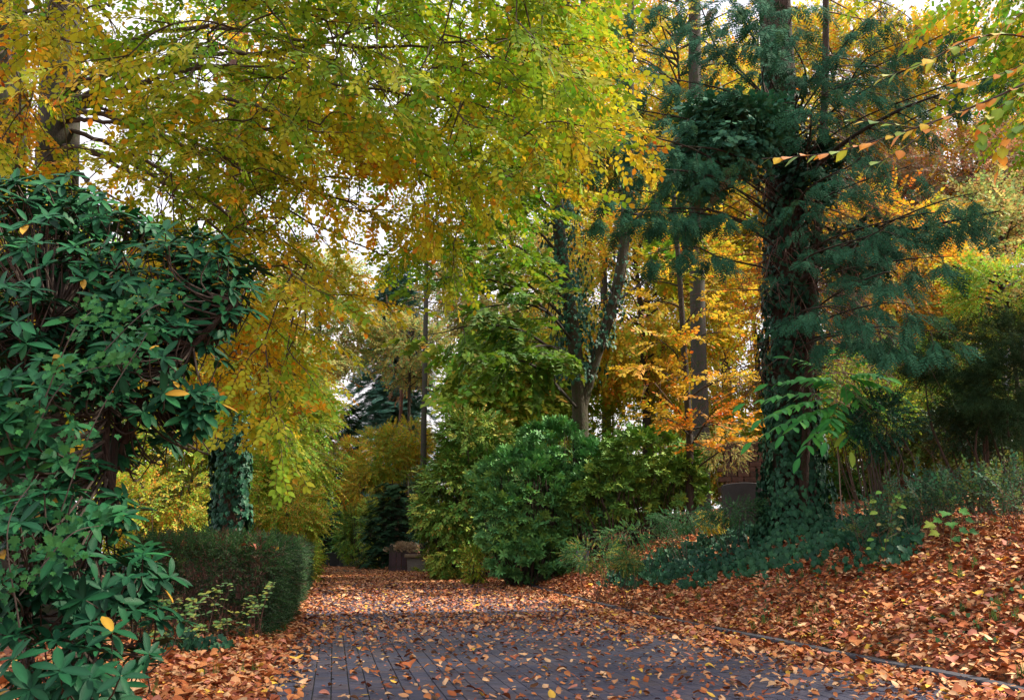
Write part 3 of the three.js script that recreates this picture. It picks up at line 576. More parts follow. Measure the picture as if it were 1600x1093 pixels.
// ================================================================== the big ivy-clad cypress on the right
seed(41);
{
  const d = 13.4, b = hit(1243, 838); const bz = -b.z;
  const pts = [b.clone().setY(b.y - 0.3), at(1243, 780, bz), at(1236, 600, bz), at(1230, 400, bz), at(1222, 200, bz), at(1212, 0, bz), at(1205, -300, bz), at(1200, -700, bz)];
  const t = thing('cypress_tree', 'massive reddish cypress trunk wrapped in dark ivy, with drooping blue-green fronds', 'tree', b);
  trunk(t, pts, [0.38, 0.3], M.brownBark, 'trunk', { rough: 0.12, n: 30, flare: 0.5 });
  ivyOn(t, pts, 0.38, b.y - 0.1, b.y + 4.8, 520, 0.26, 0, 290);
  ivyOn(t, pts, 0.3, b.y + 4.6, b.y + 9.6, 230, 0.34, 0, 0);
  const cx = curve(pts, 100), trunkAt = (y) => cx.reduce((a, q) => Math.abs(q.y - y) < Math.abs(a.y - y) ? q : a);
  // the bulging head of flowering ivy on the left of the trunk
  const I = { wood: new Wood(), fol: new Foliage(G.ivy) };
  const root = (p) => { const q = trunkAt(p.y - 0.3); return q.clone(); };
  clumps(I, at(1140, 205, bz - 1.5), V(0.95, 0.72, 0.5), 80, 30, { pal: PAL.litIvyHead, core: 0.3, stemEvery: 9, clump: 0.5, hang: -0.4, root, br: 0.02, size: 1.3, mix: 0.5, freq: 1.3, shift: 0.12 });
  clumps(I, at(1095, 275, bz - 1.3), V(0.56, 0.46, 0.5), 40, 24, { pal: PAL.litIvyHead, core: 0.3, stemEvery: 9, clump: 0.5, hang: -0.5, root, br: 0.018, size: 1.0, freq: 1.3, shift: 0.12 });
  clumps(I, at(1270, 270, bz - 0.5), V(0.6, 0.75, 0.6), 40, 24, { pal: PAL.ivy, clump: 0.4, hang: -0.4, root, br: 0.018, freq: 1.3, stemEvery: 5 });
  clumps(I, at(1330, 390, bz - 0.5), V(0.95, 0.6, 0.7), 34, 15, { pal: PAL.ivy, clump: 0.36, hang: -0.3, root, br: 0.018, freq: 1.3, stemEvery: 5 });
  I.fol.build('ivy', t, M.glossy);
  // limbs with drooping fronds
  const S = { wood: I.wood, fol: new Foliage(G.frond) }, O = { every: [0.2, 0.34], len: [0.4, 0.85], spray: 0.1, wob: 0.15, droop: -0.6, bare: 0.42, pal: PAL.cypress, mix: 0.5, freq: 0.8, size: 0.78, lift: 0.1, fall: -0.3, hang: -0.75, nor: V(0, 0.5, 0.8), face: 0.5 };
  const L = (px, py, dd, up, q = {}) => { const to = at(px, py, px < 1200 ? dd + 1.5 : dd), f = trunkAt(to.y + up); limb(S, f, to, q.r ?? 0.024, { ...O, ...q }, q.arch ?? 0.06); };
  for (const [px, py, dd, up] of [[1215, -10, 12, -0.2], [1180, -10, 12, -0.1], [1245, 10, 12.2, -0.2], [900, 215, 11.6, 0.5], [910, 255, 11.4, 0.5], [945, 200, 11.2, 0.4], [920, 330, 11.8, 0.6], [930, 300, 11.8, 0.6], [985, 85, 11.3, 0.2], [935, 150, 11.4, 0.5], [1050, -10, 11.4, 0], [1115, -20, 11.8, -0.1], [1010, 330, 12.2, 0.5], [1160, -20, 11.6, 0], [980, 10, 12, 0], [1000, 400, 12.4, 0.8]]) L(px, py, dd, up);
  const thin = { every: [0.28, 0.4], spray: 0.2, bare: 0.25, size: 0.7 };
  for (const [px, py, dd, up, q] of [[1560, 330, 12.2, 0.3, { r: 0.05 }], [1380, 10, 12.6, 0], [1520, 30, 12.8, 0.1], [1570, 100, 12.6, 0.2], [1350, 120, 12.2, 0.1], [1480, 330, 12.4, 0.4], [1500, 400, 12.4, 0.4], [1440, 480, 12.6, 0.5], [1400, 430, 12, 0.3, thin], [1480, 520, 12.8, 0.9], [1390, 350, 12, 0.2, thin], [1540, 60, 13, 0.1, thin], [1470, 147, 12.6, 0, { ...thin, r: 0.055 }], [1590, 130, 12.8, 0.2, thin], [1425, 60, 12.4, 0.1, thin], [1340, 40, 12.4, 0.1, thin], [1400, 540, 12.6, 0.8], [1530, 300, 12, 0.3], [1350, 230, 12, 0.2, thin], [1420, 260, 12.2, 0.2, thin], [1330, 480, 12.4, 0.6, thin]]) L(px, py, dd, up, q);
  // bare dead twigs inside
  const D = new Wood();
  for (let k = 0; k < 260; k++) { const y = b.y + rr(2.6, 9), f = trunkAt(y), w = rnd() < 0.6 ? rr(-0.6, 0.9) : rr(0.9, 3.6), l = rr(0.9, 3.1), e = V(Math.cos(w), rr(-0.55, 0.15), Math.sin(w) * 0.9); const p1 = f.clone().addScaledVector(e, l * 0.5), p2 = f.clone().addScaledVector(e, l).add(V(gs() * 0.2, -rr(0.1, 0.6), gs() * 0.2)); D.tube(curve([f, p1, p2], 6), 0.011, 0.0025, 3); for (let j = 0; j < 7; j++) { const q = p1.clone().lerp(p2, rnd()); D.tube([q, q.clone().add(V(gs() * 0.3, -rr(0.1, 0.5), gs() * 0.3))], 0.005, 0.002, 3); } }
  D.build('dead_branch', t, M.redTwig); S.wood.build('branch', t, M.darkBark); S.fol.build('crown', t, M.needle);
}
seed(43);
{
  const b = stand(1252, 16.5), pts = [b.clone().setY(b.y - 0.2), at(1268, 500, 16.5), at(1290, 130, 16.5), at(1288, -200, 16.5), at(1286, -600, 16.5)];
  const t = thing('cypress_tree', 'slim reddish cypress stem standing close behind the massive ivy-clad one', 'tree', b);
  trunk(t, pts, [0.085, 0.05], M.brownBark, 'trunk', { rough: 0.1, n: 12 });
  const S = { wood: new Wood(), fol: new Foliage(G.frond) }, c = curve(pts, 60);
  for (let k = 0; k < 34; k++) { const y = b.y + rr(4, 12.5), f = c.reduce((a, q) => Math.abs(q.y - y) < Math.abs(a.y - y) ? q : a), w = rr(-0.9, 1.3); grow(S, f, V(Math.cos(w), -0.15, gs() * 0.7), rr(1, 2.6), 0.02, 1, { every: [0.3], len: [0.5], spray: 0.26, wob: 0.14, droop: -0.35, pal: PAL.cypress, size: 0.6, hang: -0.7, nor: V(0, 0.5, 0.8), bare: 0.4 }); }
  S.wood.build('branch', t, M.redTwig); S.fol.build('crown', t, M.needle);
}

// ================================================================== the maple with a forked trunk in the middle
seed(51);
{
  const d = 26, b = stand(909, d), m1 = [b.clone().setY(b.y - 0.3), at(907, 690, d), at(905, 615, d), at(893, 500, d), at(878, 400, d), at(868, 250, d), at(880, 60, d), at(890, -200, d)], m2 = [at(908, 640, d), at(922, 590, d), at(950, 500, d), at(972, 410, d), at(982, 250, d), at(985, 60, d + 0.5), at(990, -200, d)];
  const t = thing('maple_tree', 'forked mossy maple trunk rising behind the middle rhododendron, dark green leaves hanging left', 'tree', b);
  trunk(t, m1, [0.25, 0.15], M.mossBark, 'trunk', { flare: 0.3 }); trunk(t, m2, [0.17, 0.12], M.mossBark, 'trunk', { flare: 0.05 });
  const m3 = [at(880, 300, d), at(900, 180, d), at(912, 60, d), at(915, -200, d)]; trunk(t, m3, [0.18, 0.14], M.brownBark, 'trunk', { flare: 0.05 });
  ivyOn(t, m2, 0.16, b.y + 6, b.y + 13, 40, 0.3, 0, 0); ivyOn(t, m1, 0.18, b.y + 5, b.y + 13, 190, 0.75, 0, 0);
  const S = { wood: new Wood(), fol: new Foliage(G.maple) }, O = { every: [0.45, 0.6], len: [1, 2], spray: 0.22, wob: 0.13, droop: -0.12, bare: 0.28, pal: PAL.maple, mix: 0.55, freq: 0.35, size: 1.3, lift: 0.12, hang: -0.3, face: 0.6, gap: [0.5, 0.3] };
  const ends = [[668, 440, 23, m1], [690, 520, 22.5, m1], [735, 560, 22, m1], [650, 380, 24, m1], [720, 330, 24, m1], [770, 270, 24, m1], [760, 480, 22.5, m1], [800, 400, 23.5, m1], [730, 420, 23.5, m1], [830, 220, 24.5, m1], [850, 110, 25, m1], [770, 150, 25, m1], [930, 60, 26, m2], [820, 20, 25, m1], [810, 560, 23, m1], [850, 320, 24.5, m1], [1040, 320, 27, m2], [1060, 440, 27.5, m2], [690, 250, 25, m1], [1090, 380, 28, m2], [960, 150, 26, m2]];
  for (const [px, py, dd, m] of ends) { const to = at(px, py, dd), y = clamp(to.y + rr(-1.6, 0.8), b.y + 3.2, b.y + 13), f = curve(m, 60).reduce((a, q) => Math.abs(q.y - y) < Math.abs(a.y - y) ? q : a); limb(S, f, to, 0.05, { ...O, shift: py < 200 || px > 900 ? 0.2 : 0 }, 0.12); }
  S.wood.build('branch', t, M.darkBark); S.fol.build('crown', t, M.soft);
}
// the thin beech and a grey trunk right of it
seed(55);
{
  const d = 23, b = stand(1078, d), pts = [b.clone().setY(b.y - 0.2), at(1078, 700, d), at(1070, 560, d), at(1062, 430, d), at(1052, 300, d)];
  const t = thing('young_beech', 'thin dark young beech with orange and yellow leaves between maple and cypress', 'tree', b);
  trunk(t, pts, [0.105, 0.06], M.darkBark, 'trunk', { n: 12, flare: 0.3 });
  const S = { wood: new Wood(), fol: new Foliage(G.beech) }, O = { ...BEECH, every: [0.3, 0.5], len: [1, 2], spray: 0.2, size: 1.7, pal: PAL.gold };
  for (const [px, py, dd, q] of [[1000, 570, 22], [1020, 610, 22], [1015, 520, 22], [1130, 520, 22], [1150, 590, 21.5], [1170, 660, 22, { pal: PAL.orange }], [1120, 640, 21.5, { pal: PAL.orange }], [1090, 480, 22.5], [1020, 440, 23], [1150, 470, 23], [1030, 650, 22], [1060, 640, 22.5, { pal: PAL.orange }], [1160, 690, 21.6, { pal: PAL.orange }], [1000, 470, 23], [1110, 400, 23.5]]) { const to = at(px, py, dd), y = clamp(to.y - rr(0, 0.8), b.y + 1.6, b.y + 9), f = curve(pts, 60).reduce((a, q2) => Math.abs(q2.y - y) < Math.abs(a.y - y) ? q2 : a); limb(S, f, to, 0.026, { ...O, ...q }, 0.05); }
  S.wood.build('branch', t, M.darkBark); S.fol.build('crown', t, M.soft);
}
{
  const d = 29, b = stand(1096, d), pts = [b.clone().setY(b.y - 0.2), at(1096, 720, d), at(1092, 560, d), at(1088, 300, d), at(1085, 0, d), at(1085, -200, d)];
  const t = thing('linden_tree', 'smooth grey trunk standing behind the thin young beech', 'tree', b);
  trunk(t, pts, [0.3, 0.2], M.greyBark);
  const S = { wood: new Wood(), fol: new Foliage(G.far) };
  clumps(S, at(1070, 100, d), V(3.6, 4.2, 3), 46, 22, { pal: PAL.gold, root: (p) => V(b.x, p.y - 1, b.z), br: 0.05, size: 1.1, clump: 0.24 });
  S.wood.build('branch', t, M.greyBark); S.fol.build('crown', t, M.soft);
}

// ================================================================== trees and shrubs of the middle distance and behind
function leafyTree(name, label, [px, py, d], rad, o = {}) {          // crown centre given by a place; trunk to the ground below it
  const c = at(px, py, d), b = ground(c.x + (o.dx ?? 0), c.z), t = thing(name, label, o.category ?? 'tree', b);
  const S = { wood: new Wood(), fol: new Foliage(o.geos ?? G.far) }, topY = c.y + rad.y * 0.6;
  const pts = [b.clone().setY(b.y - 0.2), V(b.x + gs() * 0.15, lerp(b.y, c.y, 0.5), b.z), c.clone(), V(c.x + gs() * 0.3, topY, c.z)];
  if (o.trunk !== 0) trunk(t, pts, [o.trunk ?? 0.2, 0.06], o.bark ?? M.darkBark, 'trunk', { n: 12, seg: 20 });
  const cv = curve(pts, 40), root = (p) => { const y = clamp(p.y - rad.y * 0.35, b.y + 0.2, topY); return cv.reduce((a, q) => Math.abs(q.y - y) < Math.abs(a.y - y) ? q : a).clone(); };
  clumps(S, c, rad, Math.round((o.nc ?? 50) * 1.5), o.ns ?? 20, { pal: PAL.gold, root, br: o.br ?? 0.035, clump: 0.22, stemEvery: 2, ...o, size: (o.size ?? 1) * 1.5 });
  S.wood.build('branch', t, o.bark ?? M.darkBark); S.fol.build('crown', t, o.mat ?? M.soft);
  return t;
}
function conifer(label, px, d, h, r, pal, o = {}) {                   // tiers of drooping boughs
  const b = stand(px, d), t = thing(o.name ?? 'fir_tree', label, 'tree', b), S = { wood: new Wood(), fol: new Foliage(o.geos ?? G.fir) };
  trunk(t, [b.clone().setY(b.y - 0.2), b.clone().setY(b.y + h * 0.5), b.clone().setY(b.y + h)], [o.trunk ?? h * 0.018, 0.02], M.brownBark, 'trunk', { n: 10, seg: 14 });
  for (let y = o.from ?? h * 0.08; y < h; y += o.tier ?? 0.42) {
    const w0 = rr(0, 6.28), R = r * Math.pow(1 - y / h, o.pow ?? 0.75) * rr(0.75, 1.15), nb = o.nb ?? 8;
    for (let k = 0; k < nb; k++) {
      const w = w0 + k * 6.283 / nb + gs() * 0.3, l = R * rr(0.6, 1.1), e = V(Math.cos(w), 0, Math.sin(w)), f = V(b.x, b.y + y, b.z), g = f.clone().addScaledVector(e, l).setY(b.y + y - l * (o.sag ?? 0.3) + gs() * 0.15), m = f.clone().lerp(g, 0.5).setY(b.y + y + l * 0.03);
      const cv = curve([f, m, g], 6); S.wood.tube(cv, 0.03, 0.006, 3);
      const n = Math.max(3, Math.round(l / (o.step ?? 0.2)));
      for (let j = 1; j <= n; j++) { const q = cv[clamp(Math.round(j / n * 6), 0, 6)].clone().add(V(gs() * 0.15, gs() * 0.08, gs() * 0.15)), s = j % 2 ? 1 : -1; S.fol.put(q, e.clone().applyAxisAngle(UP, s * rr(0, 0.9)).add(V(0, o.hang ?? -0.35, 0)), jit(UP, 0.4), (o.size ?? 0.8) * rr(0.7, 1.2), pick(pal, q, 0.5, 0.7, o.shift ?? 0)); }
    }
  }
  S.wood.build('branch', t, M.darkBark); S.fol.build('crown', t, M.needle); return t;
}
function shrub(name, label, list, pal, geos, mat, o = {}) {           // list of lobes [px, py, d, rx, ry, rz, clumps, sprays]
  const c0 = at(list[0][0], list[0][1], list[0][2]), b = ground(c0.x, c0.z), t = thing(name, label, o.category ?? 'shrub', b), S = { wood: new Wood(), fol: new Foliage(geos) };
  for (const [px, py, d, x, y, z, nc, ns, q] of list) { const c = at(px, py, d); clumps(S, c, V(x, y, z), nc, ns, { pal, root: (p) => ground(lerp(c.x, p.x, 0.35) + gs() * 0.1, lerp(c.z, p.z, 0.35)), br: 0.018, clump: 0.28, core: 0.45, stemEvery: 2, ...o, ...q }); }
  S.wood.build('stem', t, o.wood ?? M.twig); S.fol.build('foliage', t, mat); return t;
}
seed(61);
// right-hand backdrop
leafyTree('beech_tree', 'yellow beech crown glowing behind the fork of the maple trunk', [1000, 470, 35], V(4.2, 3.8, 3), { pal: PAL.gold, nc: 80, ns: 24, size: 1.1 });
leafyTree('maple_tree', 'golden maple high behind the maple fork, left of the grey trunk', [935, 170, 42], V(4.5, 5.5, 4), { pal: PAL.gold, nc: 80, ns: 24, size: 1.4, trunk: 0.25 });
leafyTree('beech_tree', 'tall golden beech behind the cypress, its crown filling the sky left of the trunk', [1120, 280, 40], V(4.2, 6, 4), { pal: PAL.gold, nc: 90, ns: 24, size: 1.4, trunk: 0.28 });
leafyTree('beech_tree', 'orange-gold beech seen through the twigs just right of the cypress trunk', [1345, 470, 31], V(3.6, 3.8, 3), { pal: PAL.orange, nc: 64, ns: 22, size: 1.1, trunk: 0.16 });
leafyTree('beech_tree', 'golden-brown tall beech in the top right corner behind the cypress boughs', [1500, 190, 44], V(5.5, 6, 4), { pal: PAL.gold, nc: 90, ns: 22, size: 1.5, trunk: 0.3, shift: 0.2 });
leafyTree('beech_tree', 'golden beech behind the slim cypress stem, high between it and the sky gap', [1310, 170, 46], V(4.2, 6, 4), { pal: PAL.gold, nc: 80, ns: 22, size: 1.5, trunk: 0.3 });
leafyTree('larch_tree', 'pinkish copper tree crown at the far right below the sky gap', [1520, 290, 40], V(3.6, 2.4, 3), { pal: PAL.copper, nc: 50, ns: 22, size: 1.2 });
leafyTree('maple_tree', 'soft yellow tree filling the right edge above the dark yew', [1570, 400, 36], V(3.6, 3, 3), { pal: PAL.straw, nc: 60, ns: 22, size: 1.2 });
leafyTree('hazel_tree', 'pale green-gold tree behind the cypress boughs, over the shady lawn', [1440, 440, 34], V(3.2, 2, 2.6), { pal: PAL.straw, nc: 50, ns: 22, size: 1.1, shift: -0.1 });
leafyTree('hazel_tree', 'bright lime-yellow young tree at the right edge above the yew', [1570, 460, 22], V(1.3, 1.0, 0.9), { pal: PAL.lime, nc: 34, ns: 16, size: 0.6, trunk: 0.05, shift: 0.05 });
conifer('young dark conifer spire standing under the copper crown on the right', 1552, 30, 8.2, 1.5, PAL.yew, { geos: G.fir, size: 0.6 });
shrub('yew_bush', 'dark brown-green yew with bare lower stems at the right edge', [[1535, 575, 16, 1.25, 0.95, 1, 70, 30], [1590, 620, 15.6, 0.7, 0.8, 0.7, 34, 28], [1500, 560, 16.5, 0.6, 0.4, 0.6, 22, 24]], PAL.yew, G.yew, M.needle, { size: 1.2, wood: M.twig, br: 0.035, hang: -0.4, stemEvery: 12, shift: 0.1 });
shrub('shrub', 'sunlit pale green shrubbery in the clearing right of the sapling', [[1420, 600, 26, 2.4, 1.1, 1.6, 50, 24], [1340, 640, 24, 1.2, 0.8, 1, 24, 20]], PAL.lime, G.bush, M.soft, { size: 1.7 });
shrub('holly_bush', 'round dark evergreen bush left of the brown clipped hedge', [[1370, 660, 15.5, 0.62, 0.42, 0.55, 30, 22]], PAL.ivy, G.bush, M.glossy, { size: 0.8 });
shrub('holly_bush', 'round dark bush right of the brown clipped hedge, under the yew', [[1510, 665, 17, 0.7, 0.42, 0.6, 30, 22]], PAL.yew, G.bush, M.glossy, { size: 0.9 });

// centre background
conifer('tall blue-green fir far off beyond the path in the gap of sky', 608, 62, 21.5, 5, PAL.hazedBlueFir, { size: 1.3, nb: 11, tier: 0.5, pow: 0.55, step: 0.26 });
leafyTree('larch_tree', 'thin brownish larch with sparse coppery twigs before the far fir', [628, 545, 52], V(2.4, 3.2, 2.2), { pal: PAL.copper, nc: 20, ns: 8, size: 0.6, trunk: 0.14, bark: M.redTwig });
leafyTree('maple_tree', 'pale straw-coloured small crown beside the bare grey trunk', [642, 545, 47], V(1.7, 1.7, 1.4), { pal: PAL.straw, nc: 26, ns: 18, size: 1, trunk: 0.1 });
leafyTree('maple_tree', 'pale yellow tall tree between the bare grey trunk and the maple', [790, 440, 52], V(4.6, 4.2, 3.6), { pal: PAL.straw, nc: 74, ns: 22, size: 1.4 });
{
  const d = 39, b = stand(662, d), t = thing('larch_tree', 'slender bare grey trunk with drooping dead branches above the yellow bush', 'tree', b), S = new Wood();
  trunk(t, [b.clone().setY(b.y - 0.2), at(662, 690, d), at(664, 560, d), at(666, 430, d), at(667, 330, d)], [0.15, 0.08], M.greyBark, 'trunk', { n: 10 });
  for (let k = 0; k < 34; k++) { const f = at(663 + gs() * 1, rr(380, 690), d), w = rr(0, 6.28), l = rr(0.7, 2.6), e = f.clone().add(V(Math.cos(w) * l, -l * rr(-0.1, 0.5), Math.sin(w) * l)), m = f.clone().lerp(e, 0.5).add(V(0, 0.2, 0)); S.tube(curve([f, m, e], 5), 0.025, 0.006, 3); for (let j = 0; j < 3; j++) { const q = m.clone().lerp(e, rnd()); S.tube([q, q.clone().add(V(gs() * 0.4, -rr(0.1, 0.5), gs() * 0.4))], 0.009, 0.004, 3); } }
  S.build('branch', t, M.darkBark);
}
shrub('yellow_bush', 'large airy yellow-green bush at the end of the path', [[600, 715, 43, 1.5, 1.25, 1.3, 60, 24], [640, 690, 43, 1.2, 0.9, 1.1, 34, 22], [575, 760, 42, 1, 1, 1, 30, 22]], PAL.gold, G.far, M.soft, { size: 0.8, shift: -0.15 });
shrub('orange_bush', 'small orange-leaved bush left of the large yellow-green bush', [[553, 705, 45, 0.65, 0.55, 0.6, 20, 18], [545, 770, 45, 0.4, 0.7, 0.5, 16, 16]], PAL.orange, G.far, M.soft, { size: 0.75, shift: -0.15 });
conifer('black-green columnar yew closing the view at the end of the path', 537, 50, 9, 1.25, PAL.yew, { name: 'yew_tree', geos: G.fir, size: 0.6, pow: 0.35, nb: 9, tier: 0.3, hang: -0.5 });
conifer('dark yew half hidden by leaves, left of the columnar one', 508, 47, 7.5, 1.3, PAL.yew, { name: 'yew_tree', geos: G.fir, size: 0.6, pow: 0.4, nb: 8, tier: 0.34, hang: -0.5 });
shrub('laurel_bush', 'rounded mid-green laurel left of the ivy-hung column at path end', [[558, 832, 44, 0.9, 1.15, 0.8, 46, 22]], PAL.laurel, G.far, M.glossy, { size: 0.7 });
shrub('ivy_column', 'tall narrow stump draped in light green ivy beside the path', [[580, 830, 40, 0.35, 1.4, 0.35, 34, 20]], PAL.laurel, G.far, M.glossy, { size: 0.6, shift: 0.25 });
conifer('spreading dark yew hanging over the slatted wooden box', 610, 37, 3.6, 1.9, PAL.yew, { name: 'yew_tree', geos: G.fir, size: 0.55, pow: 0.5, nb: 10, tier: 0.24, hang: -0.45, sag: 0.35 });
shrub('spindle_bush', 'low green plants at the far bend beside the small tombstone', [[560, 868, 42, 0.6, 0.3, 0.5, 12, 14], [588, 866, 38, 0.35, 0.35, 0.4, 10, 12]], PAL.lime, G.far, M.soft, { size: 0.5 });

// left background
leafyTree('hornbeam_tree', 'bright yellow-green tree right of the ivy pine, drooping towards the path', [425, 690, 27], V(1.75, 2.5, 1.8), { pal: PAL.lime, nc: 90, ns: 24, size: 0.65, trunk: 0.14, hang: -0.5, shift: 0.1 });
leafyTree('hornbeam_tree', 'pale silvery-green tree with drooping tips left of the columnar yew', [470, 640, 33], V(1.3, 2.5, 1.4), { pal: PAL.straw, nc: 60, ns: 22, size: 0.8, trunk: 0.12, hang: -0.7, shift: -0.2 });
leafyTree('hornbeam_tree', 'tall soft yellow tree rising left of the far fir', [500, 500, 46], V(2.6, 3.2, 2.6), { pal: PAL.straw, nc: 60, ns: 22, size: 1.2 });
shrub('hornbeam_bush', 'sunlit lime-green bush between the rhododendron and the ivy pine', [[280, 740, 22, 1.5, 1.5, 1.2, 60, 24], [320, 640, 23, 1.3, 1.2, 1, 40, 22], [230, 800, 20, 0.9, 0.8, 0.8, 26, 20]], PAL.lime, G.bush, M.soft, { size: 1.5, shift: 0.15 });
shrub('spindle_bush', 'yellow leafy bush just over the hedge top right of the ivy pine', [[430, 800, 24, 1.2, 0.8, 1, 44, 22]], PAL.lime, G.bush, M.soft, { size: 1.3, shift: 0.2 });
leafyTree('maple_tree', 'yellow maple far behind the orange beech boughs on the left', [330, 540, 40], V(4, 3, 4), { pal: PAL.gold, nc: 80, ns: 22, size: 1.3, trunk: 0.2 });
leafyTree('oak_tree', 'dull green oak low behind the rhododendron on the left', [120, 600, 28], V(5, 2.6, 3), { pal: PAL.olive, nc: 70, ns: 22, size: 1.2, trunk: 0.2 });

// centre: laurel and rhododendrons on the right of the path
shrub('laurel_bush', 'tall light green laurel behind the wooden box, sunlit on its left side', [[712, 785, 28, 1.0, 1.5, 1.1, 110, 26], [745, 700, 28, 1.0, 0.95, 1.1, 56, 24], [705, 868, 27.5, 0.6, 0.4, 0.6, 26, 18]], PAL.laurel, G.laurel, M.glossy, { size: 1.15, hang: -0.35, core: 0.7, shift: 0.18 });
shrub('rhododendron', 'big dark green rhododendron at the middle of the picture, right of the path', [[820, 790, 24.5, 1.45, 1.65, 1.3, 210, 13], [870, 710, 25, 1.2, 0.9, 1.2, 80, 12], [830, 870, 24, 1.2, 0.6, 1, 60, 12], [915, 780, 24.2, 0.8, 0.85, 0.8, 70, 12]], PAL.rhodoMid, G.rhodo, M.glossy, { size: 1.1, clump: 0.17, face: 0.5, hang: 0.1, core: 0.75, shift: 0.1 });
shrub('rhododendron', 'wide olive-green rhododendron under the young beech, right of the darker one', [[1010, 730, 24, 1.5, 1, 1.2, 130, 13], [960, 770, 23.5, 1.1, 0.8, 1, 60, 12], [1060, 750, 23.5, 0.8, 0.7, 0.8, 44, 12]], PAL.laurel, G.rhodo, M.glossy, { size: 1.0, clump: 0.18, face: 0.6, core: 0.65, shift: 0 });
shrub('spindle_bush', 'small bright yellow-green shrub at the foot of the middle rhododendron', [[742, 885, 25.5, 0.32, 0.45, 0.35, 18, 14]], PAL.lime, G.bush, M.soft, { size: 0.9, shift: 0.1 });
// low growth on the bank
seed(71);
for (const [px, py, d, x, y, pal, label, sh] of [
  [925, 868, 18, 0.5, 0.24, PAL.under, 'low bright green plant hiding a small grey stone beside the kerb', 0.2], [1000, 840, 18.5, 0.9, 0.22, PAL.under, 'straggling green undergrowth below the olive-green rhododendron', 0], [1150, 800, 17, 0.6, 0.16, PAL.under, 'dark green plants covering the foot of the black gravestone', 0.1], [980, 878, 16, 0.14, 0.1, PAL.under, 'small green tuft of leaves at the left end of the ivy carpet', 0.3], [1075, 812, 18, 0.6, 0.18, PAL.under, 'dark leafy plant left of the black gravestone', 0], [1110, 815, 19, 0.2, 0.1, PAL.gold, 'small bush with orange-yellow leaves before the black gravestone', 0.1],
  [1130, 700, 23, 0.6, 0.6, PAL.straw, 'pale yellow twiggy bush behind the black gravestone', 0.15],
]) shrub('plant', label, [[px, py, d, x, y, 0.5, 34, 14]], pal, G.bush, M.soft, { category: 'plant', size: 0.5, clump: 0.36, shift: sh, br: 0.004, stemEvery: 4 });

// the wood behind: broad crowns and undergrowth that close the view between the nearer trees
seed(151);
for (const [px, py, d, x, y, pal, sh, nm, label] of [
  [-60, 560, 52, 7, 7, PAL.olive, 0, 'oak_tree', 'broad olive oak far behind at the left edge of the wood'], [180, 520, 56, 7, 7, PAL.lime, 0, 'maple_tree', 'broad yellow-green crown far behind the rhododendron top'], 
  [800, 620, 36, 2, 1.8, PAL.lime, 0.1, 'hazel_tree', 'rounded yellow-green crown just behind the laurel, left of the maple trunk'], [850, 620, 60, 6, 6, PAL.gold, -0.1, 'beech_tree', 'broad golden crown far behind the middle rhododendron'], [1010, 430, 58, 7, 8, PAL.gold, 0.1, 'beech_tree', 'broad golden crown far behind the right maple stem'], [1180, 520, 56, 7, 8, PAL.gold, -0.1, 'beech_tree', 'broad yellow crown far behind the cypress trunk'], [1340, 330, 60, 7, 8, PAL.gold, 0.15, 'beech_tree', 'broad amber crown far behind the cypress twigs'], [1500, 560, 50, 7, 5, PAL.straw, 0, 'hazel_tree', 'broad pale crown low behind the dark yew'], [1680, 330, 54, 7, 9, PAL.gold, 0.1, 'beech_tree', 'broad amber crown beyond the right edge of the picture'], [1060, 180, 62, 8, 7, PAL.gold, 0, 'beech_tree', 'topmost golden crown far between maple and cypress'],
]) leafyTree(nm, label, [px, py, d], V(x, y, 4), { pal, shift: sh, nc: 56, ns: 20, size: 1.7, trunk: 0.3, clump: 0.24 });
for (const [px, py, d, x, y, pal, label] of [
  [330, 790, 40, 4.5, 2.2, PAL.lime, 'sunny undergrowth low behind the ivy pine'], [120, 800, 34, 5, 2.5, PAL.olive, 'dull green undergrowth behind the left rhododendron'], [470, 830, 52, 3.5, 1.6, PAL.laurel, 'dark undergrowth closing the view left of the far yew'],
  [900, 780, 31, 2.8, 1.3, PAL.laurel, 'shadowy green undergrowth close behind the two rhododendrons'], [850, 790, 46, 3.2, 2.4, PAL.laurel, 'green undergrowth behind the laurel and middle rhododendron'], [1010, 690, 38, 4.5, 2.4, PAL.lime, 'yellow-green undergrowth behind the young beech'], [1190, 690, 34, 4, 2.2, PAL.gold, 'yellow undergrowth behind the cypress foot'], [1380, 690, 32, 4, 2, PAL.laurel, 'green undergrowth behind the brown clipped hedge'], [1560, 700, 26, 3.6, 1.8, PAL.olive, 'shady undergrowth behind the dark yew at the right edge'],
]) shrub('undergrowth', label, [[px, py, d, x, y, 1.5, 90, 22]], pal, G.far, M.soft, { size: 1.4, clump: 0.24, stemEvery: 4 });

// tall beeches added beyond the right edge of view, to shade the near path
for (const [x, z, h, label] of [[8.6, -10, 11, 'tall beech on the bank beyond the right edge, nearest the near pavers'], [9.5, -6, 10, 'tall beech on the bank beyond the right edge, beside the camera'], [12, -14.5, 12, 'tall beech high on the bank beyond the right edge']]) {
  const b = ground(x, z), t = thing('beech_tree', label, 'tree', b), S = { wood: new Wood(), fol: new Foliage(G.far) };
  const pts = [b.clone().setY(b.y - 0.2), b.clone().setY(b.y + h * 0.5), b.clone().setY(b.y + h)]; trunk(t, pts, [0.3, 0.15], M.greyBark, 'trunk', { n: 12, seg: 20 });
  clumps(S, b.clone().setY(b.y + h * 0.78), V(2.8, 3.4, 2.8), 60, 20, { pal: PAL.beech, root: (p) => V(b.x, Math.max(b.y + 3, p.y - 1.2), b.z), br: 0.05, size: 1.3, clump: 0.25, stemEvery: 2 });
  S.wood.build('branch', t, M.greyBark); S.fol.build('crown', t, M.soft);
}

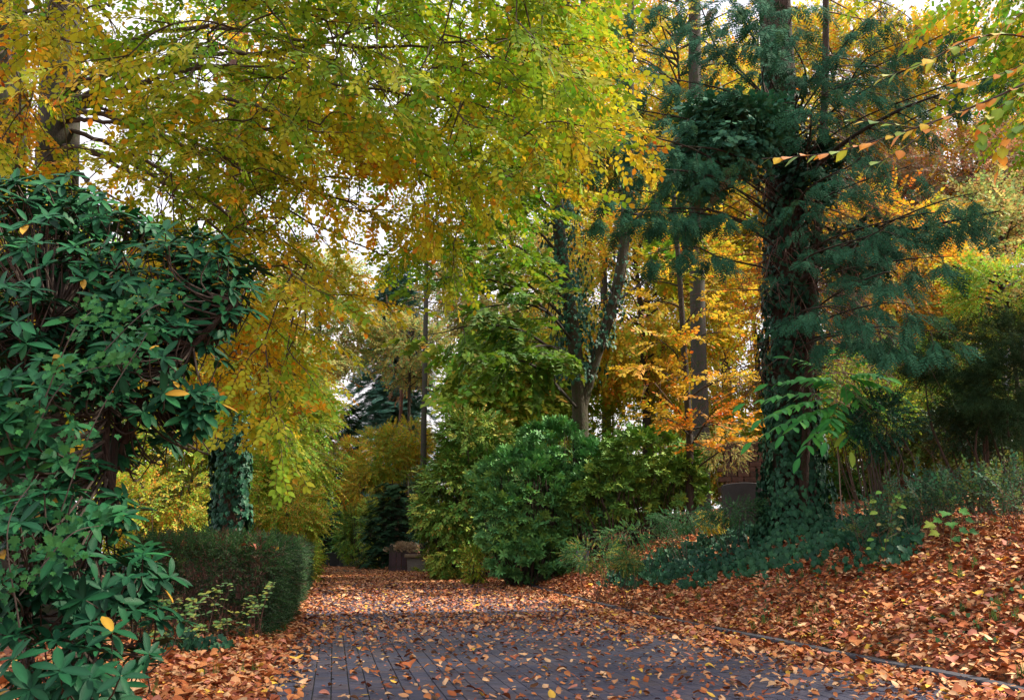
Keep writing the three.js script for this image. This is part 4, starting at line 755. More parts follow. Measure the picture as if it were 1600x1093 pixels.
{
  // the wood beyond everything else, one mass of foliage and stems
  seed(171);
  const t = thing('far_wood', 'distant hazy wood seen as one mass through the gaps between the trees', 'wood', V(0, 0, -80), null, 'stuff'), f = new Foliage(G.far.slice(0, 1)), W = new Wood();
  for (let k = 0; k < 3600; k++) { const z = -rr(68, 92), x = rr(-0.72, 0.78) * -z, edge = 3.5 + 7 * noise(x * 0.09 + 4, 3) - (Math.abs(x + 12) < 8 ? 2.5 : 0), y = Math.pow(rnd(), 0.8) * edge; const p = ground(x, z, y); f.put(p, jit(V(0, 0.2, 0.4), 1), jit(V(0, 0.7, 0.7), 0.6), rr(2.6, 4.4), pick([...PAL.olive, ...PAL.straw], p, 0.7, 0.12)); }
  for (let k = 0; k < 90; k++) { const z = -rr(66, 90), x = rr(-0.7, 0.75) * -z, b = ground(x, z); W.tube([b, b.clone().add(V(gs() * 0.6, rr(7, 14), 0))], rr(0.1, 0.25), 0.05, 5); }
  f.build('foliage', t, M.soft); const w = W.build('stems', t, M.darkBark); w.userData.kind = 'stuff';
}

// ================================================================== the rhododendron in the left foreground
seed(81);
const rhodoGeo = rhodoLeaf.map(g0);
{
  const b = ground(at(110, 1100, 4.6).x, -4.6), t = thing('rhododendron', 'large glossy dark green rhododendron filling the left foreground', 'shrub', b);
  const W = new Wood(), stems = [[[105, 1180, 4.6], [112, 1020, 4.6], [125, 900, 4.65], [165, 800, 4.7], [178, 700, 4.7], [190, 600, 4.8]], [[130, 1190, 4.9], [128, 950, 4.9], [130, 780, 5], [150, 690, 5.1], [160, 560, 5.1]], [[178, 790, 4.7], [165, 720, 4.6], [170, 620, 4.6]], [[60, 1190, 4.5], [40, 950, 4.5], [60, 700, 4.6], [80, 500, 4.6]], [[190, 690, 4.75], [240, 600, 4.7], [320, 520, 4.7], [370, 470, 4.7]]];
  stems.forEach((s, k) => W.tube(curve(s.map((q) => at(...q)), 24), k === 0 ? 0.055 : k === 1 ? 0.038 : 0.03, 0.012, 9));
  const roots = stems.map((s) => curve(s.map((q) => at(...q)), 12)).flat();
  // lobes of the bush [px, py, d, rx, ry, rz, rosettes]
  const lobes = [[110, 500, 4.7, 0.62, 0.52, 0.55, 120], [265, 460, 4.8, 0.46, 0.34, 0.5, 70], [40, 380, 4.8, 0.42, 0.3, 0.5, 44], [225, 580, 4.6, 0.44, 0.3, 0.45, 52], [50, 660, 4.2, 0.36, 0.36, 0.4, 44], [40, 880, 4.0, 0.34, 0.4, 0.36, 46], [150, 900, 4.2, 0.26, 0.16, 0.3, 16], [190, 1010, 4.7, 0.3, 0.28, 0.3, 22], [90, 1050, 3.9, 0.36, 0.22, 0.3, 24], [330, 410, 4.9, 0.26, 0.14, 0.3, 18], [300, 640, 4.7, 0.18, 0.12, 0.2, 14], [120, 800, 4.5, 0.3, 0.22, 0.3, 34], [215, 900, 4.8, 0.2, 0.16, 0.25, 18], [200, 690, 4.9, 0.22, 0.12, 0.25, 16], [20, 540, 4.3, 0.35, 0.4, 0.4, 50], [340, 480, 4.9, 0.18, 0.2, 0.25, 20]];
  const all = [], tw = new Wood();
  for (const [px, py, d, x, y, z, n] of [...lobes, [70, 320, 4.9, 0.36, 0.16, 0.35, 34], [170, 350, 4.9, 0.3, 0.12, 0.35, 24]]) {
    const c = at(px, py, d);
    for (let k = 0; k < n * 1.35; k++) {
      const u = V(gs(), gs(), gs()).normalize(), q = Math.pow(rr(0.1, 1), 0.45), p = c.clone().add(V(u.x * x * q, u.y * y * q, u.z * z * q));
      const s = u.clone().multiplyScalar(0.55).add(V(gs() * 0.25, 0.75, 0.35 + gs() * 0.3)).normalize(), root = roots.reduce((a, w) => w.distanceToSquared(p) < a.distanceToSquared(p) ? w : a);
      const back = p.clone().addScaledVector(s, -0.16); tw.tube(curve([root, root.clone().lerp(back, 0.6).add(V(0, -0.05, 0)), back, p], 8), 0.007, 0.0035, 4);
      const m = frame(p, V(gs(), gs(), gs()).cross(s), s), nl = 7 + Math.floor(rnd() * 4), w0 = rnd() * 6;
      for (let j = 0; j < nl; j++) {
        const w = w0 + j * 2.4 + gs() * 0.25, e = rr(-0.1, 0.7) - 0.12, dir = V(Math.cos(w) * Math.cos(e), Math.sin(w) * Math.cos(e), Math.sin(e)).transformDirection(m); dir.y -= 0.12;
        const col = pick(PAL.rhodo, p, 0.35, 1.5), nor = s.clone().add(V(gs() * 0.2, 0.2, gs() * 0.2));
        all.push([frame(p.clone().addScaledVector(s, 0.02 * rnd()), dir, nor, rr(0.45, 0.92)), rnd() < 0.012 ? C(0.42, 0.24, 0.03) : col, Math.floor(rnd() * 3), p.z]);
      }
    }
  }
  all.sort((a, c) => c[3] - a[3]);
  const vis = all.filter(([m]) => { const e = m.elements; return e[12] > e[14] * 0.565; }), near = new Set(vis.slice(0, 300));
  for (const [m, c, k] of near) { const l = part('leaf', rhodoGeo[k], leafMat(c, 'glossy'), t); m.elements[12] -= b.x; m.elements[13] -= b.y; m.elements[14] -= b.z; l.applyMatrix4(m); }
  const rest = all.filter((a) => !near.has(a));
  rhodoGeo.forEach((g, k) => { const L = rest.filter((a) => a[2] === k), m = shadows(new THREE.InstancedMesh(g, new THREE.MeshPhysicalMaterial({ color: 0xffffff, vertexColors: true, roughness: 0.52, specularIntensity: 0.28, side: THREE.DoubleSide }), L.length)); m.name = 'foliage'; m.userData.kind = 'stuff'; L.forEach(([x, c], i) => { x.elements[12] -= b.x; x.elements[13] -= b.y; x.elements[14] -= b.z; m.setMatrixAt(i, x); const v = 1 + gs() * 0.2; m.setColorAt(i, C(c.r * v, c.g * v, c.b * v)); }); t.add(m); });
  W.build('trunk', t, M.brownBark); tw.build('twig', t, M.twig);
  const y = part('yellow_leaf', rhodoGeo[0], leafMat(C(0.6, 0.36, 0.05), 'soft'), t); y.userData.label = 'single ochre-yellow leaf hanging among the green ones'; const ym = frame(at(86, 548, 4.02), V(0.35, -1, 0.1), V(0, 0.2, 1), 1.05); ym.elements[12] -= b.x; ym.elements[13] -= b.y; ym.elements[14] -= b.z; y.applyMatrix4(ym);
  // the small-leaved climber that threads through it
  const cb = ground(at(60, 1100, 4).x, -4), cl = thing('climber', 'small-lobed climbing maple sprigs threaded through the left rhododendron', 'climbing plant', cb), F = new Foliage(mapleLeaf.map(() => { const q = new Buf(); for (let k = 0; k < 5; k++) q.add(mapleLeaf[k % 2], frame(V(gs() * 0.06, gs() * 0.06, gs() * 0.03), V(gs(), gs() - 0.3, gs() * 0.4), V(gs() * 0.5, 0.6, 0.9), rr(0.2, 0.34)), tint(0.4)); return q.geo(); })), CW = new Wood();
  for (const [px, py, d, ex, ey, n] of [[60, 900, 3.8, 230, 520, 14], [40, 700, 3.9, 250, 560, 14], [30, 980, 3.6, 60, 740, 12], [150, 560, 4, 320, 470, 14], [70, 620, 3.9, 150, 480, 10], [30, 930, 3.6, 160, 820, 12]]) {
    const a = at(px, py, d), e = at(ex, ey, d + 0.15), cv = curve([a, a.clone().lerp(e, 0.5).add(V(gs() * 0.1, 0.1, 0.05)), e], 14); CW.tube(cv, 0.004, 0.002, 3);
    for (let k = 0; k < n; k++) { const q = cv[Math.floor(rnd() * 15)].clone().add(V(gs() * 0.09, gs() * 0.09, gs() * 0.09)); F.put(q, jit(UP, 0.4), V(gs() * 0.3, 0.5, 0.9), rr(0.8, 1.2), pick([[C(0.03, 0.16, 0.045), 3], [C(0.055, 0.22, 0.05), 2], [C(0.2, 0.3, 0.04), 0.8]], q, 0.5, 2)); }
  }
  CW.build('stem', cl, M.twig); F.build('foliage', cl, M.soft);
}

// ================================================================== clipped hedges on the left of the path
function hedge(label, a0, a1, b0, b1, h, per, pal, o = {}) {          // a box along the path from a0 to a1, between b0 and b1 across it
  const base = fromPath(a0, b1); base.y = pathY(base.z); const t = thing('hedge', label, 'hedge', base), S = { wood: new Wood(), fol: new Foliage(o.geos ?? G.yew) };
  const L = a1 - a0, D = b1 - b0, P = (a, y, b) => { const q = fromPath(a0 + a, b0 + b); q.y = hgt(q.x, q.z) + y; return q; };
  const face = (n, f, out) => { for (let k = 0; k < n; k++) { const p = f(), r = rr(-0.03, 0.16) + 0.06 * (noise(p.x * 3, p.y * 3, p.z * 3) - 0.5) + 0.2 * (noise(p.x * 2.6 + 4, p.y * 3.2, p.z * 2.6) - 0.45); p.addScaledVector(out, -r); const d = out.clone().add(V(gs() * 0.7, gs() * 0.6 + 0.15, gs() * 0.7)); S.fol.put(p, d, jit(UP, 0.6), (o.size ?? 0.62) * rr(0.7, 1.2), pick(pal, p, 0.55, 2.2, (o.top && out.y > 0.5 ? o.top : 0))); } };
  const bow = (y) => h * y, back = PD.clone().negate(), right = PN;
  face(per * D * h, () => P(0, bow(rr(0.02, 1)), rr(0, D)), back); face(per * L * h * 0.8, () => P(rr(0, L), bow(rr(0.02, 1)), D), right); face(per * L * D * 0.6, () => P(rr(0, L), h, rr(0, D)), UP); face(per * L * h * 0.15, () => P(rr(0, L), bow(rr(0.02, 1)), 0), right.clone().negate());
  for (let a = 0.15; a < L; a += 0.32) for (let q = 0; q < 5; q++) { const b = rr(0.12, D - 0.12), f = P(a, 0, b); S.wood.tube([f, f.clone().add(V(gs() * 0.1, h * 0.5, gs() * 0.1)), P(a + gs() * 0.15, h * 0.9, clamp(b + gs() * 0.2, 0.08, D - 0.08))], 0.022, 0.006, 5); for (let j = 0; j < 7; j++) { const m = f.clone().add(V(gs() * 0.08, h * rr(0.2, 0.9), gs() * 0.08)); const e = m.clone().add(V(gs() * 0.3, gs() * 0.18, gs() * 0.3)); const lim = coords(e.x, e.z); if (lim[0] < a0 + 0.03 || lim[1] > b1 - 0.03) continue; S.wood.tube([m, e], 0.006, 0.002, 3); } }
  for (let k = 0; k < per * D * L * 0.12 * h; k++) { const p = P(rr(0.1, L - 0.1), rr(0.05, h - 0.1), rr(0.1, D - 0.1)); S.fol.put(p, jit(UP, 1), jit(UP, 1), 0.8, pal[0][0]); }
  for (let k = 0; k < (o.stray ?? 0); k++) { const p = rnd() < 0.5 ? P(rr(0, L), h - 0.03, rr(0, D)) : rnd() < 0.5 ? P(0.02, rr(0.3, h), rr(0, D)) : P(rr(0, L), rr(0.3, h), D - 0.02), e = p.clone().add(V(gs() * 0.08, rr(0.05, 0.16), gs() * 0.08)); S.wood.tube([p, e], 0.004, 0.002, 3); S.fol.put(p.clone().lerp(e, 0.4), e.clone().sub(p), jit(UP, 0.7), rr(0.8, 1.3), pick(pal, p, 0.3, 2)); }
  S.wood.build('stem', t, o.wood ?? M.redTwig); S.fol.build('foliage', t, o.mat ?? M.needle);
  if (o.leaves) { const F = new Foliage(fallGeo.slice(0, 4).map((g) => { const q = g.clone(); q.setAttribute('color', new THREE.Float32BufferAttribute(new Float32Array(q.attributes.position.count * 3).fill(1), 3)); return q; })); for (let k = 0; k < o.leaves; k++) { const p = P(rr(0, L), h + rr(-0.02, 0.03), rr(0, D)); F.put(p, jit(V(1, 0, 0), 1), jit(UP, 0.6), rr(0.8, 1.2), FALL[fallIdx()]); } F.build('caught_leaves', t, M.dry); }
  return t;
}
seed(91);
{
  const c = flat(422, 1001), [a0, b1] = coords(c.x, c.z), z2 = flat(470, 925), [a1] = coords(z2.x, z2.z);
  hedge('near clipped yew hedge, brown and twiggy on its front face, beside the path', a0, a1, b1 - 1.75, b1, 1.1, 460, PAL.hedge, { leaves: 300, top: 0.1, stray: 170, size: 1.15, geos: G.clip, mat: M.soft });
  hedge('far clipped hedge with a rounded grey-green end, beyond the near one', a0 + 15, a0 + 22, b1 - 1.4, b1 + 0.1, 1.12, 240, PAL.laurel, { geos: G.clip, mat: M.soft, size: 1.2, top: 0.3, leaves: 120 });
  const s = fromPath(a1 + 1.5, b1 - 0.15), q = ground(s.x, s.z), t = thing('spindle_bush', 'yellow-green self-sown shrub growing between the two clipped hedges', 'shrub', q), S = { wood: new Wood(), fol: new Foliage(G.bush) };
  clumps(S, q.clone().add(V(0, 0.5, 0)), V(0.32, 0.55, 0.9), 40, 16, { pal: PAL.lime, root: () => q.clone(), br: 0.008, size: 0.9, clump: 0.3, shift: 0.1 }); S.wood.build('stem', t, M.twig); S.fol.build('foliage', t, M.soft);
  // brambles in front of the near hedge
  const bb = ground(flat(380, 1005).x, flat(380, 1005).z), br = thing('bramble', 'sprawling bramble with pale green leaves in front of the near hedge', 'plant', bb), W = new Wood(), geo = ovalLeaf.map(g0);
  const cols = [C(0.12, 0.26, 0.06), C(0.2, 0.33, 0.07), C(0.34, 0.36, 0.06), C(0.08, 0.2, 0.06)];
  for (let k = 0; k < 26; k++) {
    const w = rnd(), f = flat(lerp(250, 425, w), lerp(1030, 1004, w)); f.y = 0; const top = f.clone().add(V(gs() * 0.35, rr(0.15, 0.75), 0.12 + gs() * 0.12)), e = top.clone().add(V(gs() * 0.4, -rr(0, 0.3), rr(0, 0.25))), cv = curve([f, f.clone().lerp(top, 0.6).add(V(0, 0.1, 0)), top, e], 14); W.tube(cv, 0.004, 0.0015, 3);
    for (let j = 4; j < 14; j++) for (const s of [-1, 1]) { if (rnd() < 0.25) continue; const l = part('leaf', geo[j % 2], leafMat(cols[Math.floor(rnd() * 4)], 'soft'), br), m = frame(cv[j].clone().add(V(0, 0.005, 0)), V(s * 0.8, gs() * 0.3, 0.6), V(gs() * 0.4, 1, 0.5), rr(0.8, 1.35)); m.elements[12] -= bb.x; m.elements[13] -= bb.y; m.elements[14] -= bb.z; l.applyMatrix4(m); }
  }
  W.build('stem', br, M.redTwig);
  const ip = flat(300, 1025), it = ground(ip.x, ip.z), I = thing('ivy', 'small clump of blue-green ivy at the foot of the near hedge', 'ivy', it), f = new Foliage(G.ivy);
  for (let k = 0; k < 60; k++) f.put(it.clone().add(V(gs() * 0.3, rr(0.02, 0.16), gs() * 0.12)), jit(UP, 0.3), V(gs() * 0.3, 1, 0.6), rr(0.7, 1), pick(PAL.ivy, it, 0.1)); f.build('foliage', I, M.glossy);
}

// ================================================================== ivy carpet on the bank
seed(95);
{
  const c = hit(1150, 880), t = thing('ivy_carpet', 'dense blue-green ivy carpet on the bank around the cypress foot', 'ivy', c, null, 'stuff'), f = new Foliage(G.ivy);
  const edge = [[800, 902], [880, 912], [960, 922], [1040, 925], [1130, 915], [1230, 905], [1330, 900], [1400, 885], [1440, 860]].map(([x, y]) => hit(x, y));
  for (let k = 0; k < 9000; k++) {
    const x = rr(-1, 8), z = -rr(7, 20), [, b] = coords(x, z), px = 800 + 1385 * x / -z * 1.02; if (px < 795 || px > 1460 || b < PW + 0.3) continue;
    let e = -99; for (let i = 0; i < edge.length - 1; i++) { const A = Math.atan2(edge[i].x, -edge[i].z), B = Math.atan2(edge[i + 1].x, -edge[i + 1].z), q = Math.atan2(x, -z); if (q >= A && q <= B) e = lerp(edge[i].z, edge[i + 1].z, (q - A) / (B - A)); }
    if (e === -99) continue; const into = e - z + (noise(x * 2, z * 2) - 0.5) * 0.6; if (into < 0 || into > (px < 900 ? 1.2 : px < 1000 ? 2.5 : 5.5)) continue; if (noise(x * 1.7 + 9, z * 1.7) < 0.2) continue;
    const p = ground(x, z, rr(0.04, 0.16) + 0.16 * sstep(0, 0.5, into) * noise(x * 1.5, z * 1.5)); f.put(p, jit(UP, 0.4), V(gs() * 0.5, 0.8, 0.75 + gs() * 0.4), rr(0.8, 1.3), pick(PAL.ivy, p, 0.5, 1.2, 0.1));
  }
  f.build('foliage', t, M.glossy);
  // loose green sprigs among the fallen leaves
  const g = thing('ground_ivy', 'little green ivy sprigs poking through the leaves on the bank', 'ivy', c, null, 'stuff'), s = new Foliage([(() => { const b = new Buf(); for (let k = 0; k < 4; k++) b.add(ivyLeaf[k % 2], frame(V(gs() * 0.06, gs() * 0.03, gs() * 0.06), V(gs(), 0.2, gs()), V(gs() * 0.3, 1, gs() * 0.3), rr(0.4, 0.7)), tint(0.4)); return b.geo(); })()]);
  for (let k = 0; k < 420; k++) { const z = -rr(6, 14), x = rr(1.5, 8), [, b] = coords(x, z); if (b < PW + 0.25 || noise(x * 1.1, z * 1.1 + 8) < 0.5) continue; s.put(ground(x, z, 0.06), jit(V(1, 0, 0), 1), jit(V(0, 0, 1), 0.3), rr(0.8, 1.2), pick([[C(0.04, 0.12, 0.05), 2], [C(0.09, 0.2, 0.05), 1]], V(x, 0, z))); } s.build('foliage', g, M.soft);
  const gr = new Buf(); for (let k = 0; k < 14; k++) { const w = rr(0, 6.28), l = rr(0.05, 0.13), d = V(Math.cos(w) * 0.5, 1, Math.sin(w) * 0.5); gr.add(blade(l, 0.006, { seg: 2, fold: 0.2, curl: 0.5 }), frame(V(gs() * 0.03, 0, gs() * 0.03), d, V(Math.cos(w), 0, Math.sin(w))), tint(0.4)); }
  const gt = thing('grass', 'short grass tufts showing between leaves on the verges', 'grass', c, null, 'stuff'), gf = new Foliage([gr.geo()]);
  for (let k = 0; k < 900; k++) { const z = -rr(6, 16), x = rr(-4, 9), [, b] = coords(x, z); if ((b > -0.05 && b < PW + 0.2) || b < -1.4 || noise(x * 1.4 + 5, z * 1.4) < 0.55) continue; gf.put(ground(x, z, 0.01), UP, jit(V(0, 0, 1), 1), rr(0.8, 1.3), C(0.1, 0.19, 0.04)); } gf.build('blades', gt, M.soft);
}

// ================================================================== sapling, seedlings and low shrubs on the bank
seed(101);
{
  const d = 9.6, b = hit(1318, 838), bz = -b.z, base = b.clone(), t = thing('walnut_sapling', 'slender sapling with big green feathered leaves before the cypress trunk', 'sapling', base);
  const ax = curve([base.clone().setY(base.y - 0.05), at(1312, 740, bz), at(1308, 660, bz - 0.1), at(1318, 600, bz - 0.1), at(1325, 555, bz - 0.1)], 20); const tw = new Buf().tube(ax, 0.013, 0.005, 7).geo(false); tw.translate(-base.x, -base.y, -base.z); part('stem', tw, M.paleTwig, t);
  const lg = [blade(0.205, 0.078, { seg: 4, fold: 0.2, curl: 0.2, wide: 0.48 }), blade(0.19, 0.074, { seg: 4, fold: 0.1, curl: 0.35, wide: 0.5 })], gg = lg.map(g0), cols = [C(0.055, 0.34, 0.075), C(0.075, 0.42, 0.08), C(0.12, 0.48, 0.075), C(0.34, 0.5, 0.06)];
  for (let [sx, sy, ex, ey, dz, n, yel] of [[1316, 615, 1165, 630, -0.5, 6], [1314, 630, 1175, 690, -0.6, 6], [1312, 640, 1250, 715, -0.7, 5], [1318, 600, 1235, 560, 0.1, 5], [1322, 575, 1420, 545, 0, 6], [1320, 590, 1410, 620, -0.3, 6], [1316, 620, 1390, 640, -0.5, 5], [1322, 570, 1300, 545, -0.3, 4], [1313, 640, 1330, 705, -0.7, 4, 1], [1320, 590, 1350, 650, -0.5, 4], [1318, 600, 1200, 600, -0.3, 6], [1322, 570, 1350, 545, -0.1, 4], [1316, 620, 1190, 655, -0.9, 7], [1314, 630, 1225, 680, -0.8, 6], [1318, 610, 1260, 590, -0.6, 6], [1316, 620, 1290, 690, -0.9, 5], [1320, 590, 1385, 590, -0.6, 6]]) {
    n += 2; const s = at(sx, sy, bz - 0.1), e = at(ex, ey, bz - 0.1 + dz), m = s.clone().lerp(e, 0.5).add(V(0, 0.09, 0)), cv = curve([s, m, e], n * 2 + 1), rg = new Buf().tube(cv, 0.004, 0.0015, 4).geo(false); rg.translate(-base.x, -base.y, -base.z);
    const r = part('compound_leaf', rg, M.greenTwig, t), dir = e.clone().sub(s).normalize(), side = V().crossVectors(dir, UP).normalize();
    const leaf = (p, dd, sc) => { const l = part('leaflet', gg[Math.floor(rnd() * 2)], leafMat(cols[yel && rnd() < 0.6 ? 3 : Math.floor(rnd() * 3)], 'soft'), r), mm = frame(p, dd, V(gs() * 0.3, 1, 0.75 + gs() * 0.3), sc * bz / 10.5); mm.elements[12] -= base.x; mm.elements[13] -= base.y; mm.elements[14] -= base.z; l.applyMatrix4(mm); };
    for (let k = 0; k < n; k++) for (const q of [-1, 1]) leaf(cv[3 + Math.floor(k * (2 * n - 3) / n)], side.clone().multiplyScalar(q * 0.9).addScaledVector(dir, 0.65).add(V(0, -0.15, 0)), rr(0.8, 1.1) * (0.75 + 0.35 * Math.sin(Math.PI * (k + 1) / (n + 1))));
    leaf(cv.at(-1), dir.clone().add(V(0, -0.25, 0)), 1);
  }
}
function seedling(name, label, px, py, spec, geo, cols, sz) {
  const base = hit(px, py), t = thing(name, label, 'seedling', base), d = -base.z, W = new Wood(), stem = [base.clone(), at(spec[0][0], spec[0][1], d)]; W.tube(curve([stem[0], stem[0].clone().lerp(stem[1], 0.5).add(V(gs() * 0.03, 0, 0.03)), stem[1]], 10), 0.006, 0.002, 5);
  for (const [x, y, s, c] of spec.slice(1)) { const p = at(x, y, d - 0.03 + gs() * 0.06), f = V(lerp(stem[0].x, stem[1].x, 0.5), p.y - 0.04, base.z); W.tube([f, p], 0.002, 0.001, 3); const l = part('leaf', geo, leafMat(cols[c], 'soft'), t), m = frame(p.clone(), V(p.x - f.x + gs() * 0.02, -0.02, 0.04), V(gs() * 0.3, 0.8, 0.7), s * sz); m.elements[12] -= base.x; m.elements[13] -= base.y; m.elements[14] -= base.z; l.applyMatrix4(m); }
  W.build('stem', t, M.greenTwig);
}
seedling('seedling', 'young yellow-green seedling with round pale leaves at the edge of the ivy carpet', 1395, 872, [[1388, 765], [1378, 768, 1, 0], [1398, 775, 1, 0], [1370, 782, 1.1, 1], [1404, 790, 1.1, 0], [1372, 800, 1.2, 1], [1402, 806, 1, 2], [1378, 818, 0.8, 2], [1400, 824, 0.8, 2], [1366, 842, 1, 0], [1388, 842, 0.9, 1], [1408, 838, 1.2, 0], [1420, 846, 1.2, 0], [1362, 856, 0.8, 1], [1384, 856, 1, 1], [1402, 858, 1.3, 1], [1416, 860, 1.2, 0], [1376, 862, 0.9, 0]], g0(blade(0.1, 0.075, { seg: 3, fold: 0.2, curl: 0.2 })), [C(0.16, 0.38, 0.05), C(0.3, 0.46, 0.07), C(0.5, 0.42, 0.14)], 1);
seedling('maple_seedling', 'bright green maple seedling with lobed leaves on the right of the ivy carpet', 1485, 858, [[1488, 790], [1480, 800, 1.2, 0], [1500, 798, 1.2, 0], [1470, 812, 1, 0], [1510, 812, 1, 1], [1460, 820, 1.3, 2], [1486, 816, 1.2, 0], [1466, 832, 1.1, 2], [1500, 828, 1.1, 1], [1516, 830, 1, 1], [1490, 840, 1, 1]], g0(lobed(0.12, MAPLE, { fold: 0.2, curl: 0.2 })), [C(0.09, 0.3, 0.05), C(0.06, 0.22, 0.06), C(0.3, 0.4, 0.05)], 1);
seed(111);
for (const [px, d, w, n, label] of [[1400, 12.6, 0.5, 13, 'low thin-stemmed snowberry left part, before the brown clipped hedge'], [1500, 12.4, 0.55, 20, 'low snowberry thicket with blue-green leaves under the dark yew'], [1585, 12, 0.5, 18, 'low snowberry thicket cut by the right edge of the picture'], [1455, 13.4, 0.6, 16, 'sparse snowberry stems just in front of the brown clipped hedge']]) {
  const b = stand(px, d), t = thing('snowberry_bush', label, 'shrub', b), S = { wood: new Wood(), fol: new Foliage([0, 1].map(() => flatSpray({ leaf: ovalLeaf, n: 9, len: 0.24, face: 0.3, spread: 1.1, hue: 0.35 }))) };
  for (let k = 0; k < n; k++) { const q = ground(b.x + gs() * w, b.z + gs() * 0.5), h = rr(0.4, 0.78); grow(S, q, V(gs() * 0.3, 1, gs() * 0.3), h, 0.005, 1, { every: [0.13], len: [0.3], spray: 0.15, wob: 0.2, droop: -0.5, bare: 0.45, pal: [[C(0.045, 0.115, 0.05), 3], [C(0.06, 0.15, 0.075), 3], [C(0.12, 0.18, 0.05), 1]], size: 0.95, angle: 1.2, roll: 1, nor: V(0, 1, 0.2), hang: -0.05, leafLvl: 1 }); }
  S.wood.build('stem', t, M.redTwig); S.fol.build('foliage', t, M.soft);
}
{
  const b = stand(1440, 15), t = thing('clipped_bush', 'flat-topped brown clipped hedge block with fallen leaves on top', 'hedge', b), S = { wood: new Wood(), fol: new Foliage(G.yew) };
  for (let k = 0; k < 900; k++) { const w = rr(0, 6.28), top = rnd() < 0.4, y = top ? 0.8 : rr(0.05, 0.8), r = top ? Math.sqrt(rnd()) : 1, p = b.clone().add(V(Math.cos(w) * 0.38 * r, y - (top ? 0.08 * r * r : 0), Math.sin(w) * 0.34 * r)); S.fol.put(p, V(Math.cos(w), top ? 1.5 : 0.2, Math.sin(w)).add(V(gs(), gs(), gs()).multiplyScalar(0.5)), jit(UP, 0.5), 0.5, pick([[C(0.16, 0.09, 0.06), 3], [C(0.1, 0.08, 0.04), 2], [C(0.06, 0.09, 0.03), 1]], p, 0.4, 3)); }
  for (let k = 0; k < 16; k++) { const w = rr(0, 6.28), q = b.clone().add(V(Math.cos(w) * 0.1, 0, Math.sin(w) * 0.1)); S.wood.tube([q, b.clone().add(V(Math.cos(w) * 0.34, 0.72, Math.sin(w) * 0.3))], 0.014, 0.005, 4); }
  S.wood.build('stem', t, M.redTwig); S.fol.build('foliage', t, M.needle);
  const F = new Foliage([(() => { const q = new Buf(); for (let k = 0; k < 6; k++) q.add(fallLeaf[k % 5], frame(V(gs() * 0.08, gs() * 0.08, 0), V(gs(), gs(), 0.1), V(gs() * 0.4, gs() * 0.4, 1)), FALL[fallIdx()]); return q.geo(); })()]);
  for (let k = 0; k < 40; k++) { const w = rr(0, 6.28), r = Math.sqrt(rnd()) * 0.36; F.put(b.clone().add(V(Math.cos(w) * r, 0.82 - r * r * 0.5, Math.sin(w) * r)), jit(V(1, 0, 0), 0.8), UP, rr(0.8, 1.1), C(1, 0.9, 0.9)); } F.build('caught_leaves', t, M.dry);
}

// ================================================================== the beech branch hanging into the top right corner, close to the camera
seed(121);
{
  const o = at(1680, 90, 3.3), t = thing('beech_branch', 'near beech branch with large yellow and orange leaves reaching in from the top right', 'branch', o), W = new Wood(), geo = beechLeaf.map(g0);
  const cols = [C(0.26, 0.4, 0.035), C(0.46, 0.48, 0.035), C(0.75, 0.5, 0.03), C(0.78, 0.32, 0.025), C(0.66, 0.24, 0.03), C(0.14, 0.28, 0.03)];
  const twig = (pts, n, sub) => {
    const cv = curve(pts.map((q) => at(...q)), 30); W.tube(cv, sub ? 0.003 : 0.006, 0.0012, 5);
    for (let k = 0; k < n; k++) { const i = Math.floor(lerp(3, 30, (k + rnd() * 0.6) / n)), p = cv[Math.min(30, i)], dr = cv[Math.min(30, i + 1)].clone().sub(cv[Math.max(0, i - 1)]).normalize(), s = k % 2 ? 1 : -1, e = dr.clone().addScaledVector(V().crossVectors(dr, UP).normalize(), s * rr(0.4, 1)).add(V(0, -0.25 + gs() * 0.25, 0)); const l = part('leaf', geo[k % 3], leafMat(cols[Math.floor(rnd() * 6)], 'soft'), t), m = frame(p, e, V(gs() * 0.5, 1, 0.6 + gs() * 0.5), rr(0.55, 0.95)); m.elements[12] -= o.x; m.elements[13] -= o.y; m.elements[14] -= o.z; l.applyMatrix4(m); }
  };
  twig([[1680, 90, 3.3], [1560, 150, 3.2], [1430, 200, 3.15], [1300, 238, 3.15], [1190, 248, 3.1]], 34); twig([[1680, 90, 3.3], [1590, 55, 3.2], [1520, 60, 3.15], [1450, 95, 3.1], [1370, 125, 3.1]], 26); twig([[1660, 120, 3.2], [1590, 150, 3.1], [1540, 190, 3.1], [1530, 235, 3.1]], 18, 1);
  twig([[1660, 160, 3.2], [1600, 190, 3.1], [1570, 225, 3.1], [1560, 270, 3.1]], 18, 1); twig([[1430, 200, 3.15], [1370, 190, 3.1], [1320, 188, 3.1]], 5, 1); twig([[1640, 60, 3.25], [1590, 105, 3.15], [1530, 125, 3.1], [1480, 140, 3.1]], 18, 1); twig([[1460, 190, 3.15], [1400, 240, 3.1], [1350, 262, 3.1]], 6, 1); twig([[1660, 10, 3.2], [1600, 20, 3.1], [1560, 50, 3.1]], 6, 1);
  W.build('twig', t, M.twig);
}

